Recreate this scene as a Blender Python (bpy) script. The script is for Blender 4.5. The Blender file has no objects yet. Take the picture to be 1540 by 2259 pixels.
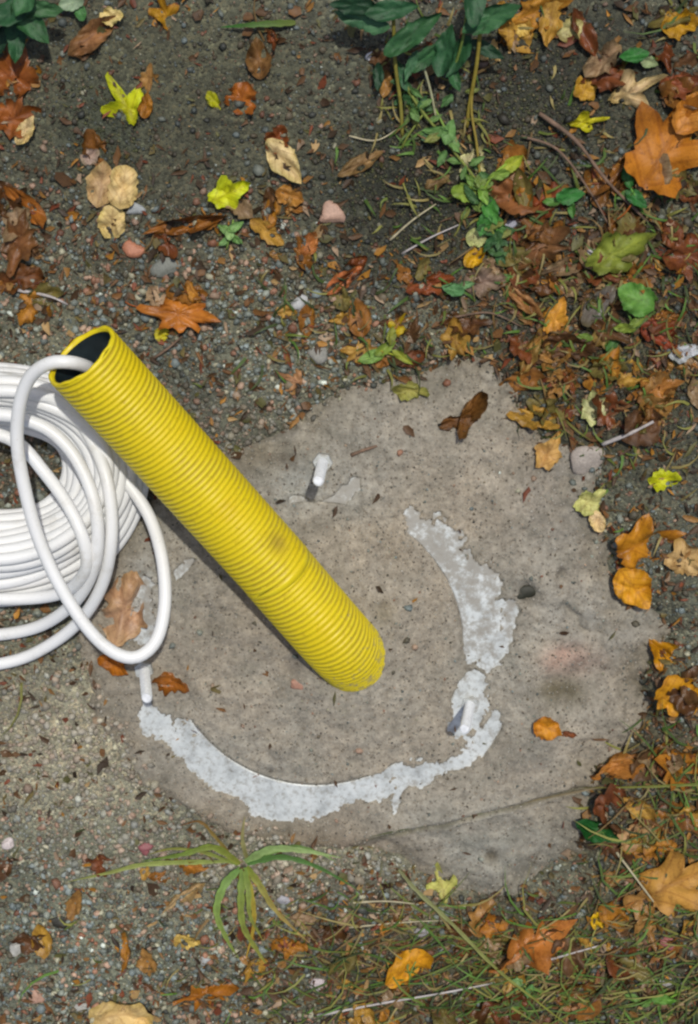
import bpy, math, random
import numpy as np
from mathutils import Vector, Matrix

random.seed(7)
RNG = np.random.default_rng(11)
SC = bpy.context.scene
COL = SC.collection

# ------------------------------------------------------------------ camera
DIST, FPX, TILT = 1.8, 4000.0, math.radians(-13.0)
CAMY, CAMZ = -DIST * math.sin(TILT), DIST * math.cos(TILT)
cam_data = bpy.data.cameras.new('camera')
cam = bpy.data.objects.new('camera', cam_data)
COL.objects.link(cam)
cam.location = (0, CAMY, CAMZ)
cam.rotation_euler = (TILT, 0, 0)
cam_data.sensor_fit = 'VERTICAL'
cam_data.sensor_height = 24.0
cam_data.sensor_width = 24.0 * 1540 / 2259
cam_data.lens = 24.0 * FPX / 2259.0
cam_data.clip_start = 0.05
cam_data.clip_end = 200.0
SC.camera = cam

# ------------------------------------------------------------------ light
LIGHT = Vector((-0.11, -0.39, -1.0)).normalized()      # direction the light travels
world = bpy.data.worlds.new('World')
SC.world = world
world.use_nodes = True
wn = world.node_tree
wn.nodes.clear()
sky = wn.nodes.new('ShaderNodeTexSky')
sky.sky_type = 'NISHITA'
sky.sun_disc = False
to_sun = -LIGHT
sky.sun_elevation = math.asin(to_sun.z)
sky.sun_rotation = math.atan2(to_sun.x, to_sun.y)
sky.dust_density = 3.0
wbg = wn.nodes.new('ShaderNodeBackground')
wbg.inputs['Strength'].default_value = 0.085
wout = wn.nodes.new('ShaderNodeOutputWorld')
wn.links.new(sky.outputs[0], wbg.inputs['Color'])
wn.links.new(wbg.outputs[0], wout.inputs['Surface'])
sun_data = bpy.data.lights.new('sun', 'SUN')
sun_data.energy = 2.5
sun_data.angle = math.radians(1.2)
sun_data.color = (1.0, 0.98, 0.915)
sun = bpy.data.objects.new('sun', sun_data)
COL.objects.link(sun)
sun.location = (0.3, 0.6, 3)
sun.rotation_euler = LIGHT.to_track_quat('-Z', 'Y').to_euler()

vs = SC.view_settings
vs.view_transform = 'Standard'
vs.look = 'None'
vs.exposure = 0.1
vs.gamma = 1.0
vs.use_curve_mapping = False
SC.render.engine = 'CYCLES'
SC.cycles.use_denoising = True
SC.cycles.filter_width = 2.4
SC.cycles.max_bounces = 6

# ------------------------------------------------------------------ helpers
CT, ST = math.cos(TILT), math.sin(TILT)

def at(px, py, z=0.0):
    """Point at height z seen at the photograph's position (px, py)."""
    dx, dy, dz = (px - 770.0) / FPX, -(py - 1129.5) / FPX, -1.0
    wy, wz = dy * CT - dz * ST, dy * ST + dz * CT
    t = (z - CAMZ) / wz
    return Vector((dx * t, CAMY + wy * t, z))

def proj(x, y, z=0.0):
    rx, ry, rz = x, y - CAMY, z - CAMZ
    cy, cz = ry * CT + rz * ST, -ry * ST + rz * CT
    return 770.0 + FPX * rx / (-cz), 1129.5 - FPX * cy / (-cz)

def lin(c):
    c = np.asarray(c, float) / 255.0
    return np.where(c <= 0.04045, c / 12.92, ((c + 0.055) / 1.055) ** 2.4)

def hash2(ix, iy, seed):
    h = (ix.astype(np.int64) * 374761393 + iy.astype(np.int64) * 668265263 + seed * 974711) & 0xFFFFFFFF
    h = ((h ^ (h >> 13)) * 1274126177) & 0xFFFFFFFF
    h = h ^ (h >> 16)
    return (h & 0xFFFF) / 65535.0

def vnoise(x, y, seed=0):
    ix, iy = np.floor(x), np.floor(y)
    fx, fy = x - ix, y - iy
    fx, fy = fx * fx * (3 - 2 * fx), fy * fy * (3 - 2 * fy)
    a, b = hash2(ix, iy, seed), hash2(ix + 1, iy, seed)
    c, d = hash2(ix, iy + 1, seed), hash2(ix + 1, iy + 1, seed)
    return (a * (1 - fx) + b * fx) * (1 - fy) + (c * (1 - fx) + d * fx) * fy

def fbm(x, y, scale, octaves=4, seed=0):
    x, y = np.asarray(x, float) * scale, np.asarray(y, float) * scale
    s, amp, tot = 0.0, 1.0, 0.0
    for o in range(octaves):
        s = s + amp * (vnoise(x + 17.3 * o, y - 9.1 * o, seed + o) - 0.5)
        tot += amp
        amp *= 0.5
        x, y = x * 2.03, y * 2.03
    return s / tot * 2

def smooth(a, b, v):
    t = np.clip((v - a) / (b - a), 0, 1)
    return t * t * (3 - 2 * t)

def blobs(u, v, lst, base=0.0):
    out = np.full(np.shape(u), base, float)
    for (cx, cy, rx, ry, val) in lst:
        d = ((u - cx) / rx) ** 2 + ((v - cy) / ry) ** 2
        k = np.exp(-d ** 1.5)
        out = out * (1 - k) + val * k
    return out

def mesh_np(name, verts, faces, col=None, uv=None, smooth_shade=True):
    """verts (n,3), faces (m,3|4) numpy or list of tuples"""
    me = bpy.data.meshes.new(name)
    if isinstance(faces, np.ndarray):
        k = faces.shape[1]
        me.vertices.add(len(verts))
        me.vertices.foreach_set('co', np.asarray(verts, np.float32).ravel())
        me.loops.add(faces.size)
        me.loops.foreach_set('vertex_index', faces.astype(np.int32).ravel())
        me.polygons.add(len(faces))
        me.polygons.foreach_set('loop_start', np.arange(0, faces.size, k, dtype=np.int32))
        me.polygons.foreach_set('loop_total', np.full(len(faces), k, np.int32))
        me.update(calc_edges=True)
        me.validate()
    else:
        me.from_pydata([tuple(v) for v in verts], [], faces)
        me.update()
    if col is not None:
        a = me.color_attributes.new('Col', 'FLOAT_COLOR', 'POINT')
        c = np.ones((len(verts), 4), np.float32)
        c[:, :3] = col
        a.data.foreach_set('color', c.ravel())
    if uv is not None:
        a = me.attributes.new('leafuv', 'FLOAT_VECTOR', 'POINT')
        c = np.zeros((len(verts), 3), np.float32)
        c[:, :2] = uv
        a.data.foreach_set('vector', c.ravel())
    if smooth_shade:
        me.polygons.foreach_set('use_smooth', np.ones(len(me.polygons), bool))
    return me

def obj(name, me, mat=None, parent=None):
    o = bpy.data.objects.new(name, me)
    COL.objects.link(o)
    if mat is not None and me is not None and not me.materials:
        me.materials.append(mat)
    if parent is not None:
        o.parent = parent
    return o

def tag(o, label=None, cat=None, group=None, kind=None):
    if label: o['label'] = label
    if cat: o['category'] = cat
    if group: o['group'] = group
    if kind: o['kind'] = kind
    return o

def grid_faces(nx, ny):
    i = np.arange(nx * ny).reshape(ny, nx)
    return np.stack([i[:-1, :-1], i[:-1, 1:], i[1:, 1:], i[1:, :-1]], -1).reshape(-1, 4)

def catmull(pts, per=8):
    P = [Vector(p) for p in pts]
    P = [P[0] * 2 - P[1]] + P + [P[-1] * 2 - P[-2]]
    out = []
    for i in range(1, len(P) - 2):
        a, b, c, d = P[i - 1], P[i], P[i + 1], P[i + 2]
        for k in range(per):
            t = k / per
            out.append(0.5 * ((2 * b) + (c - a) * t + (2 * a - 5 * b + 4 * c - d) * t * t + (3 * b - a - 3 * c + d) * t ** 3))
    out.append(P[-2].copy())
    return out

def resample(path, step):
    L = [0.0]
    for a, b in zip(path, path[1:]):
        L.append(L[-1] + (b - a).length)
    n = max(2, int(round(L[-1] / step)))
    out, j = [], 0
    for k in range(n + 1):
        s = L[-1] * k / n
        while j < len(L) - 2 and L[j + 1] < s:
            j += 1
        seg = L[j + 1] - L[j]
        out.append(path[j].lerp(path[j + 1], (s - L[j]) / seg if seg > 1e-12 else 0))
    return out

def frames(path, closed=False):
    n = len(path)
    T = []
    for i in range(n):
        if closed:
            T.append((path[(i + 1) % n] - path[i - 1]).normalized())
        else:
            T.append((path[min(i + 1, n - 1)] - path[max(i - 1, 0)]).normalized())
    up = Vector((0, 0, 1)) if abs(T[0].z) < 0.9 else Vector((1, 0, 0))
    N = (up - T[0] * up.dot(T[0])).normalized()
    fr = []
    for t in T:
        N = (N - t * N.dot(t)).normalized()
        fr.append((t, N.copy(), t.cross(N)))
    return fr

def tube_mesh(name, path, radius, seg=12, closed=False, caps=True, col=None):
    """radius: number or function of the index"""
    fr = frames(path, closed)
    n = len(path)
    V = []
    for i, p in enumerate(path):
        r = radius(i) if callable(radius) else radius
        _, a, b = fr[i]
        for k in range(seg):
            w = 2 * math.pi * k / seg
            V.append(p + (a * math.cos(w) + b * math.sin(w)) * r)
    F = []
    for i in range(n if closed else n - 1):
        j = (i + 1) % n
        for k in range(seg):
            F.append((i * seg + k, i * seg + (k + 1) % seg, j * seg + (k + 1) % seg, j * seg + k))
    if caps and not closed:
        F.append(tuple(range(seg - 1, -1, -1)))
        F.append(tuple((n - 1) * seg + k for k in range(seg)))
    c = None
    if col is not None:
        c = np.tile(np.asarray(col, float), (len(V), 1))
    return mesh_np(name, V, F, col=c)

# ------------------------------------------------------------------ materials
def new_mat(name):
    m = bpy.data.materials.new(name)
    m.use_nodes = True
    nt = m.node_tree
    return m, nt, nt.nodes['Principled BSDF']

def N(nt, typ, **kw):
    n = nt.nodes.new(typ)
    for k, v in kw.items():
        setattr(n, k, v)
    return n

def noise_node(nt, vec, scale, detail=4, rough=0.6):
    n = N(nt, 'ShaderNodeTexNoise')
    n.inputs['Scale'].default_value = scale
    n.inputs['Detail'].default_value = detail
    n.inputs['Roughness'].default_value = rough
    nt.links.new(vec, n.inputs['Vector'])
    return n

def ramp(nt, fac, stops):
    r = N(nt, 'ShaderNodeValToRGB')
    el = r.color_ramp.elements
    while len(el) < len(stops):
        el.new(0.5)
    for e, (p, c) in zip(el, stops):
        e.position = p
        e.color = (c[0], c[1], c[2], 1) if hasattr(c, '__len__') else (c, c, c, 1)
    nt.links.new(fac, r.inputs['Fac'])
    return r

def mixc(nt, a, b, fac, blend='MIX'):
    m = N(nt, 'ShaderNodeMix', data_type='RGBA', blend_type=blend)
    for s, v in ((m.inputs[6], a), (m.inputs[7], b), (m.inputs[0], fac)):
        if hasattr(v, 'is_output'):
            nt.links.new(v, s)
        elif hasattr(v, '__len__'):
            s.default_value = (v[0], v[1], v[2], 1)
        else:
            s.default_value = v
    return m.outputs[2]

def bump(nt, bsdf, height, strength, dist, prev=None):
    b = N(nt, 'ShaderNodeBump')
    b.inputs['Strength'].default_value = strength
    b.inputs['Distance'].default_value = dist
    nt.links.new(height, b.inputs['Height'])
    if prev is not None:
        nt.links.new(prev, b.inputs['Normal'])
    nt.links.new(b.outputs[0], bsdf.inputs['Normal'])
    return b.outputs[0]

def mat_soil():
    m, nt, b = new_mat('soil_grit')
    tc = N(nt, 'ShaderNodeTexCoord').outputs['Object']
    at_ = N(nt, 'ShaderNodeAttribute', attribute_name='Col').outputs['Color']
    n1 = noise_node(nt, tc, 70, 6, 0.7)
    n2 = noise_node(nt, tc, 420, 3, 0.7)
    vo = N(nt, 'ShaderNodeTexVoronoi')
    vo.inputs['Scale'].default_value = 330
    nt.links.new(tc, vo.inputs['Vector'])
    sep = N(nt, 'ShaderNodeSeparateColor')
    nt.links.new(vo.outputs['Color'], sep.inputs[0])
    grain = ramp(nt, sep.outputs[0], [(0.0, (0.45, 0.42, 0.38)), (0.35, (0.8, 0.8, 0.8)), (0.7, (1.15, 1.12, 1.08)), (0.93, (1.5, 1.3, 1.15)), (1.0, (2.3, 2.3, 2.2))])
    c = mixc(nt, at_, grain.outputs[0], 0.8, 'MULTIPLY')
    r1 = ramp(nt, n1.outputs[0], [(0.3, 0.5), (0.5, 1.0), (0.72, 1.4)])
    c = mixc(nt, c, r1.outputs[0], 0.85, 'MULTIPLY')
    nt.links.new(c, b.inputs['Base Color'])
    b.inputs['Roughness'].default_value = 0.8
    p = bump(nt, b, vo.outputs['Distance'], 0.7, -0.002)
    bump(nt, b, n2.outputs[0], 0.6, 0.003, p)
    return m

def mat_pebble():
    m, nt, b = new_mat('pebble')
    tc = N(nt, 'ShaderNodeTexCoord').outputs['Object']
    at_ = N(nt, 'ShaderNodeAttribute', attribute_name='Col').outputs['Color']
    n1 = noise_node(nt, tc, 500, 4, 0.7)
    r1 = ramp(nt, n1.outputs[0], [(0.3, 0.65), (0.7, 1.3)])
    c = mixc(nt, at_, r1.outputs[0], 0.8, 'MULTIPLY')
    nt.links.new(c, b.inputs['Base Color'])
    b.inputs['Roughness'].default_value = 0.6
    bump(nt, b, n1.outputs[0], 0.4, 0.001)
    return m

def mat_concrete():
    m, nt, b = new_mat('rough_concrete')
    tc = N(nt, 'ShaderNodeTexCoord').outputs['Object']
    at_ = N(nt, 'ShaderNodeAttribute', attribute_name='Col').outputs['Color']
    n1 = noise_node(nt, tc, 28, 6, 0.65)
    n2 = noise_node(nt, tc, 120, 6, 0.78)
    n3 = noise_node(nt, tc, 700, 2, 0.6)
    n4 = noise_node(nt, tc, 330, 2, 0.5)
    spk = ramp(nt, n4.outputs[0], [(0.26, (0.55, 0.52, 0.48)), (0.36, (0.93, 0.93, 0.92)), (0.62, (1, 1, 1)), (0.74, (1.3, 1.28, 1.25))])
    r1 = ramp(nt, n1.outputs[0], [(0.3, (0.72, 0.74, 0.73)), (0.5, (1, 1, 1)), (0.7, (1.22, 1.18, 1.13))])
    r2 = ramp(nt, n2.outputs[0], [(0.28, (0.4, 0.37, 0.33)), (0.42, (0.8, 0.79, 0.77)), (0.58, (1.12, 1.12, 1.11)), (0.72, (1.42, 1.42, 1.41))])
    c = mixc(nt, at_, r1.outputs[0], 0.8, 'MULTIPLY')
    c = mixc(nt, c, r2.outputs[0], 0.9, 'MULTIPLY')
    c = mixc(nt, c, spk.outputs[0], 0.8, 'MULTIPLY')
    nt.links.new(c, b.inputs['Base Color'])
    b.inputs['Roughness'].default_value = 0.88
    p = bump(nt, b, n2.outputs[0], 0.7, 0.004)
    bump(nt, b, n3.outputs[0], 0.4, 0.0015, p)
    return m

def mat_residue():
    m, nt, b = new_mat('white_zinc_residue')
    tc = N(nt, 'ShaderNodeTexCoord').outputs['Object']
    at_ = N(nt, 'ShaderNodeAttribute', attribute_name='Col').outputs['Color']
    n2 = noise_node(nt, tc, 130, 5, 0.7)
    r2 = ramp(nt, n2.outputs[0], [(0.28, (0.66, 0.66, 0.66)), (0.5, (0.97, 0.97, 0.97)), (0.75, (1.12, 1.12, 1.12))])
    c = mixc(nt, at_, r2.outputs[0], 0.9, 'MULTIPLY')
    nt.links.new(c, b.inputs['Base Color'])
    b.inputs['Roughness'].default_value = 0.7
    bump(nt, b, n2.outputs[0], 0.5, 0.002)
    return m

def mat_yellow():
    m, nt, b = new_mat('yellow_conduit_plastic')
    tc = N(nt, 'ShaderNodeTexCoord').outputs['Object']
    n1 = noise_node(nt, tc, 22, 5, 0.7)
    n2 = noise_node(nt, tc, 110, 5, 0.75)
    n3 = noise_node(nt, tc, 9, 4, 0.7)
    c1 = ramp(nt, n1.outputs[0], [(0.25, (0.60, 0.43, 0.006)), (0.5, (0.73, 0.575, 0.008)), (0.75, (0.78, 0.65, 0.03))])
    dirt = ramp(nt, n2.outputs[0], [(0.27, (0.5, 0.42, 0.4)), (0.43, (1, 1, 1)), (0.68, (1, 1, 1)), (0.8, (1.1, 1.12, 2.0))])
    c = mixc(nt, c1.outputs[0], dirt.outputs[0], 0.7, 'MULTIPLY')
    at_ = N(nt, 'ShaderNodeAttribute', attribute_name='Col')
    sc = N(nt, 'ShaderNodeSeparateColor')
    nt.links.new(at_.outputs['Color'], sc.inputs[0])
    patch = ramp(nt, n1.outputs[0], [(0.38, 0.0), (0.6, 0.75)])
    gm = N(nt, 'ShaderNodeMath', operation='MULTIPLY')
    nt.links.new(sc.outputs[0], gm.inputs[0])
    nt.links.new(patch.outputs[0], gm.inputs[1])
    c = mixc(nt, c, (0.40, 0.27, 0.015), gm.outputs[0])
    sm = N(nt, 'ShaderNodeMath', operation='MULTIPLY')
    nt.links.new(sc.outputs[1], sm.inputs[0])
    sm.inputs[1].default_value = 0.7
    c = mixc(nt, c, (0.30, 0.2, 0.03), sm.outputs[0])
    # splashed mud, thickest near the ground
    sep = N(nt, 'ShaderNodeSeparateXYZ')
    nt.links.new(tc, sep.inputs[0])
    hgt = N(nt, 'ShaderNodeMapRange')
    hgt.inputs['From Min'].default_value = 0.01
    hgt.inputs['From Max'].default_value = 0.11
    hgt.inputs['To Min'].default_value = 0.2
    hgt.inputs['To Max'].default_value = 0.0
    nt.links.new(sep.outputs[2], hgt.inputs['Value'])
    add = N(nt, 'ShaderNodeMath', operation='ADD')
    nt.links.new(n2.outputs[0], add.inputs[0])
    nt.links.new(hgt.outputs[0], add.inputs[1])
    mud = ramp(nt, add.outputs[0], [(0.66, 0.0), (0.76, 0.75)])
    c = mixc(nt, c, (0.24, 0.2, 0.14), mud.outputs[0])
    nt.links.new(c, b.inputs['Base Color'])
    rr = ramp(nt, n3.outputs[0], [(0.3, 0.34), (0.7, 0.52)])
    nt.links.new(rr.outputs[0], b.inputs['Roughness'])
    b.inputs['Specular IOR Level'].default_value = 0.38
    return m

def mat_plain(name, color, rough=0.5, metal=0.0, var=0.15, scale=60, bmp=0.0):
    m, nt, b = new_mat(name)
    tc = N(nt, 'ShaderNodeTexCoord').outputs['Object']
    n1 = noise_node(nt, tc, scale, 5, 0.65)
    lo, hi = tuple(c * (1 - var) for c in color), tuple(min(1, c * (1 + var)) for c in color)
    r = ramp(nt, n1.outputs[0], [(0.3, lo), (0.7, hi)])
    nt.links.new(r.outputs[0], b.inputs['Base Color'])
    b.inputs['Roughness'].default_value = rough
    b.inputs['Metallic'].default_value = metal
    if bmp:
        bump(nt, b, n1.outputs[0], 0.5, bmp)
    return m

def mat_leaf(name, rough, vein, spots, bright=1.0):
    m, nt, b = new_mat(name)
    tc = N(nt, 'ShaderNodeTexCoord').outputs['Object']
    at_ = N(nt, 'ShaderNodeAttribute', attribute_name='Col').outputs['Color']
    uv = N(nt, 'ShaderNodeAttribute', attribute_name='leafuv').outputs['Vector']
    sep = N(nt, 'ShaderNodeSeparateXYZ')
    nt.links.new(uv, sep.inputs[0])
    def math_(op, a, b_=None):
        n = N(nt, 'ShaderNodeMath', operation=op)
        for s, v in zip(n.inputs, (a, b_)):
            if v is None: continue
            if hasattr(v, 'is_output'): nt.links.new(v, s)
            else: s.default_value = v
        return n.outputs[0]
    av = math_('ABSOLUTE', sep.outputs[1])
    s = math_('SUBTRACT', sep.outputs[0], math_('MULTIPLY', av, 0.75))
    fr = math_('FRACT', math_('MULTIPLY', s, 5.0))
    side = math_('LESS_THAN', math_('ABSOLUTE', math_('SUBTRACT', fr, 0.5)), 0.09)
    mid = math_('LESS_THAN', av, 0.035)
    v = math_('MAXIMUM', side, mid)
    n1 = noise_node(nt, tc, 75, 6, 0.75)
    n2 = noise_node(nt, tc, 260, 4, 0.7)
    r1 = ramp(nt, n1.outputs[0], [(0.32, (0.42, 0.36, 0.3)), (0.5, (1, 1.0, 0.95)), (0.7, (1.14, 1.14, 1.0))])
    c = mixc(nt, at_, r1.outputs[0], 0.75, 'MULTIPLY')
    r2 = ramp(nt, n2.outputs[0], [(0.32, (0.35, 0.27, 0.2)), (0.44, (1, 1, 1))])
    c = mixc(nt, c, r2.outputs[0], spots, 'MULTIPLY')
    vn = N(nt, 'ShaderNodeMath', operation='MULTIPLY')
    nt.links.new(v, vn.inputs[0])
    vn.inputs[1].default_value = abs(vein)
    c = mixc(nt, c, (1.5, 1.4, 1.2) if vein > 0 else (0.6, 0.5, 0.45), vn.outputs[0], 'MULTIPLY')
    nt.links.new(c, b.inputs['Base Color'])
    b.inputs['Roughness'].default_value = rough
    b.inputs['Specular IOR Level'].default_value = 0.3
    p = bump(nt, b, v, 0.25, 0.0008)
    bump(nt, b, n1.outputs[0], 0.5, 0.0025, p)
    return m

def mat_blade():
    m, nt, b = new_mat('grass_blade')
    tc = N(nt, 'ShaderNodeTexCoord').outputs['Object']
    at_ = N(nt, 'ShaderNodeAttribute', attribute_name='Col').outputs['Color']
    n1 = noise_node(nt, tc, 90, 4, 0.7)
    r1 = ramp(nt, n1.outputs[0], [(0.3, (0.65, 0.6, 0.5)), (0.7, (1.2, 1.2, 1.15))])
    c = mixc(nt, at_, r1.outputs[0], 0.8, 'MULTIPLY')
    nt.links.new(c, b.inputs['Base Color'])
    b.inputs['Roughness'].default_value = 0.6
    b.inputs['Specular IOR Level'].default_value = 0.25
    return m

M_SOIL, M_PEB, M_CONC, M_RES = mat_soil(), mat_pebble(), mat_concrete(), mat_residue()
M_YEL = mat_yellow()
def mat_galv():
    m, nt, b = new_mat('weathered_galvanised_plate')
    tc = N(nt, 'ShaderNodeTexCoord').outputs['Object']
    n1 = noise_node(nt, tc, 35, 5, 0.7)
    n2 = noise_node(nt, tc, 190, 4, 0.7)
    c1 = ramp(nt, n1.outputs[0], [(0.3, (0.38, 0.395, 0.385)), (0.5, (0.58, 0.605, 0.59)), (0.7, (0.68, 0.70, 0.68))])
    dirt = ramp(nt, n2.outputs[0], [(0.32, (0.5, 0.45, 0.38)), (0.47, (1, 1, 1)), (0.70, (1.15, 1.15, 1.15))])
    c = mixc(nt, c1.outputs[0], dirt.outputs[0], 0.75, 'MULTIPLY')
    # thin film of dried mortar, heavier on the far side of the ring
    n3 = noise_node(nt, tc, 75, 7, 0.75)
    sep = N(nt, 'ShaderNodeSeparateXYZ')
    nt.links.new(tc, sep.inputs[0])
    mr = N(nt, 'ShaderNodeMapRange')
    mr.inputs['From Min'].default_value = -0.1
    mr.inputs['From Max'].default_value = 0.1
    mr.inputs['To Min'].default_value = -0.07
    mr.inputs['To Max'].default_value = 0.09
    nt.links.new(sep.outputs[1], mr.inputs['Value'])
    ad = N(nt, 'ShaderNodeMath', operation='ADD')
    nt.links.new(n3.outputs[0], ad.inputs[0])
    nt.links.new(mr.outputs[0], ad.inputs[1])
    film = ramp(nt, ad.outputs[0], [(0.47, 0.0), (0.6, 0.85)])
    c = mixc(nt, c, (0.31, 0.285, 0.24), film.outputs[0])
    nt.links.new(c, b.inputs['Base Color'])
    b.inputs['Metallic'].default_value = 0.3
    b.inputs['Roughness'].default_value = 0.42
    bump(nt, b, n2.outputs[0], 0.35, 0.0008)
    return m
M_GALV = mat_galv()
M_INNER = mat_plain('conduit_inner_black', (0.012, 0.02, 0.024), 0.28, 0, 0.3, 80)
def mat_cable():
    m, nt, b = new_mat('white_cable_sheath')
    tc = N(nt, 'ShaderNodeTexCoord').outputs['Object']
    n1 = noise_node(nt, tc, 16, 6, 0.75)
    n2 = noise_node(nt, tc, 220, 3, 0.7)
    c1 = ramp(nt, n1.outputs[0], [(0.28, (0.60, 0.58, 0.53)), (0.42, (0.76, 0.755, 0.735)), (0.7, (0.81, 0.81, 0.80))])
    d = ramp(nt, n2.outputs[0], [(0.24, (0.6, 0.56, 0.5)), (0.36, (1, 1, 1))])
    c = mixc(nt, c1.outputs[0], d.outputs[0], 0.6, 'MULTIPLY')
    nt.links.new(c, b.inputs['Base Color'])
    b.inputs['Roughness'].default_value = 0.42
    return m
M_CABLE = mat_cable()
M_ZINC = mat_plain('galvanised_steel', (0.84, 0.85, 0.85), 0.36, 0.3, 0.16, 200, 0.0008)
M_LEAF = mat_leaf('dry_leaf', 0.5, -0.45, 0.6)
M_WET = mat_leaf('wet_leaf', 0.28, -0.35, 0.6)
M_GREEN = mat_leaf('green_leaf', 0.5, 0.35, 0.4)
M_BLADE = mat_blade()
M_TWIG = mat_plain('twig_bark', (0.16, 0.10, 0.065), 0.8, 0, 0.4, 120, 0.001)
M_STRAW = mat_plain('dry_straw', (0.40, 0.35, 0.22), 0.6, 0, 0.3, 120)
M_PALE = mat_plain('bleached_twig', (0.42, 0.38, 0.36), 0.6, 0, 0.3, 120, 0.001)

# ------------------------------------------------------------------ ground relief
CONC = [(545, 1005), (640, 930), (755, 855), (880, 838), (985, 785), (1060, 795), (1140, 850), (1165, 945),
        (1245, 985), (1325, 1015), (1290, 1110), (1345, 1220), (1352, 1310), (1440, 1342), (1490, 1392), (1430, 1480),
        (1450, 1560), (1400, 1645), (1310, 1700), (1290, 1800), (1300, 1890), (1190, 1955), (1110, 2010),
        (980, 1985), (880, 1915), (780, 1868), (600, 1838), (440, 1800), (330, 1720), (240, 1600), (190, 1500),
        (170, 1400), (220, 1220), (330, 1100), (440, 1060)]
CONC_W = np.array([at(*p)[:2] for p in CONC])

def sdist(x, y):
    """signed distance to the concrete outline, positive inside (metres)"""
    x, y = np.asarray(x, float), np.asarray(y, float)
    d = np.full(x.shape, 1e9)
    inside = np.zeros(x.shape, bool)
    n = len(CONC_W)
    for i in range(n):
        ax, ay = CONC_W[i]
        bx, by = CONC_W[(i + 1) % n]
        ex, ey = bx - ax, by - ay
        t = np.clip(((x - ax) * ex + (y - ay) * ey) / (ex * ex + ey * ey), 0, 1)
        d = np.minimum(d, (x - ax - t * ex) ** 2 + (y - ay - t * ey) ** 2)
        cond = ((ay > y) != (by > y)) & (x < ex * (y - ay) / (ey if abs(ey) > 1e-9 else 1e-9) + ax)
        inside ^= cond
    d = np.sqrt(d)
    return np.where(inside, d, -d)

RING_C = Vector((-0.034, -0.138, 0))
JA, JB = at(760, 1862), at(1300, 1738)      # cast joint across the slab
_jd = (JB - JA); _jl = _jd.length; _jd = _jd / _jl
_jn = Vector((_jd.y, -_jd.x, 0))            # towards the lower right

STROKES = [([(318, 1545, 14), (345, 1600, 26), (400, 1640, 46), (470, 1690, 50), (540, 1728, 44), (620, 1768, 44), (690, 1772, 42), (755, 1748, 32),
             (830, 1742, 30), (880, 1722, 38), (930, 1700, 28), (990, 1688, 14), (1050, 1655, 22), (1088, 1612, 20), (1092, 1580, 12)], (206, 208, 206), 1.0),
           ([(1012, 1600, 26), (1040, 1545, 38), (1052, 1495, 24)], (196, 199, 198), 0.95),
           ([(1072, 1470, 12), (1082, 1430, 44), (1076, 1372, 58), (1064, 1310, 46), (1030, 1262, 46), (985, 1212, 52), (940, 1172, 40), (905, 1128, 14)], (180, 184, 184), 0.9),
           ([(925, 1230, 14), (975, 1285, 14), (1010, 1330, 12), (1030, 1390, 12)], (205, 207, 206), 0.9),
           ([(1120, 1330, 12), (1128, 1380, 10), (1110, 1430, 14)], (198, 201, 200), 0.9),
           ([(650, 1105, 18), (700, 1116, 16), (755, 1095, 20), (785, 1062, 18)], (180, 184, 184), 0.1),
           ([(390, 1255, 26), (425, 1235, 20)], (176, 180, 180), 0.0), ([(318, 1290, 30), (318, 1410, 34)], (184, 186, 184), 0.3),
           ([(870, 1790, 20), (880, 1745, 24)], (198, 200, 198), 0.8), ([(560, 1790, 18), (640, 1800, 20)], (190, 192, 190), 0.7)]
R_IN, R_OUT, PLATE_Z = 0.149, 0.208, 0.0042
def bare_mask(x, y):
    """where the mortar has worn off the flange (positive: bare steel)"""
    u, v = proj(x, y)
    mask = np.full(np.shape(x), -1.0)
    for pts, rgb, amp in STROKES:
        for (ax, ay, aw), (bx, by, bw) in zip(pts, pts[1:]):
            ex, ey = bx - ax, by - ay
            t = np.clip(((u - ax) * ex + (v - ay) * ey) / (ex * ex + ey * ey), 0, 1)
            d = np.hypot(u - ax - t * ex, v - ay - t * ey)
            mask = np.maximum(mask, 1 - d / (aw + t * (bw - aw)) + (amp - 1) * 0.6)
    r = np.hypot(x - RING_C.x, y - RING_C.y)
    mask = mask + 0.5 * np.exp(-((r - R_IN) / 0.011) ** 2) * smooth(-0.45, 0.1, mask) - 0.9 * smooth(R_IN + 0.02, R_IN + 0.05, r) * smooth(1590, 1680, v) * smooth(990, 860, u)
    return mask + 0.75 * fbm(x, y, 42, 5, 91) + 0.6 * fbm(x, y, 190, 3, 95)

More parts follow.
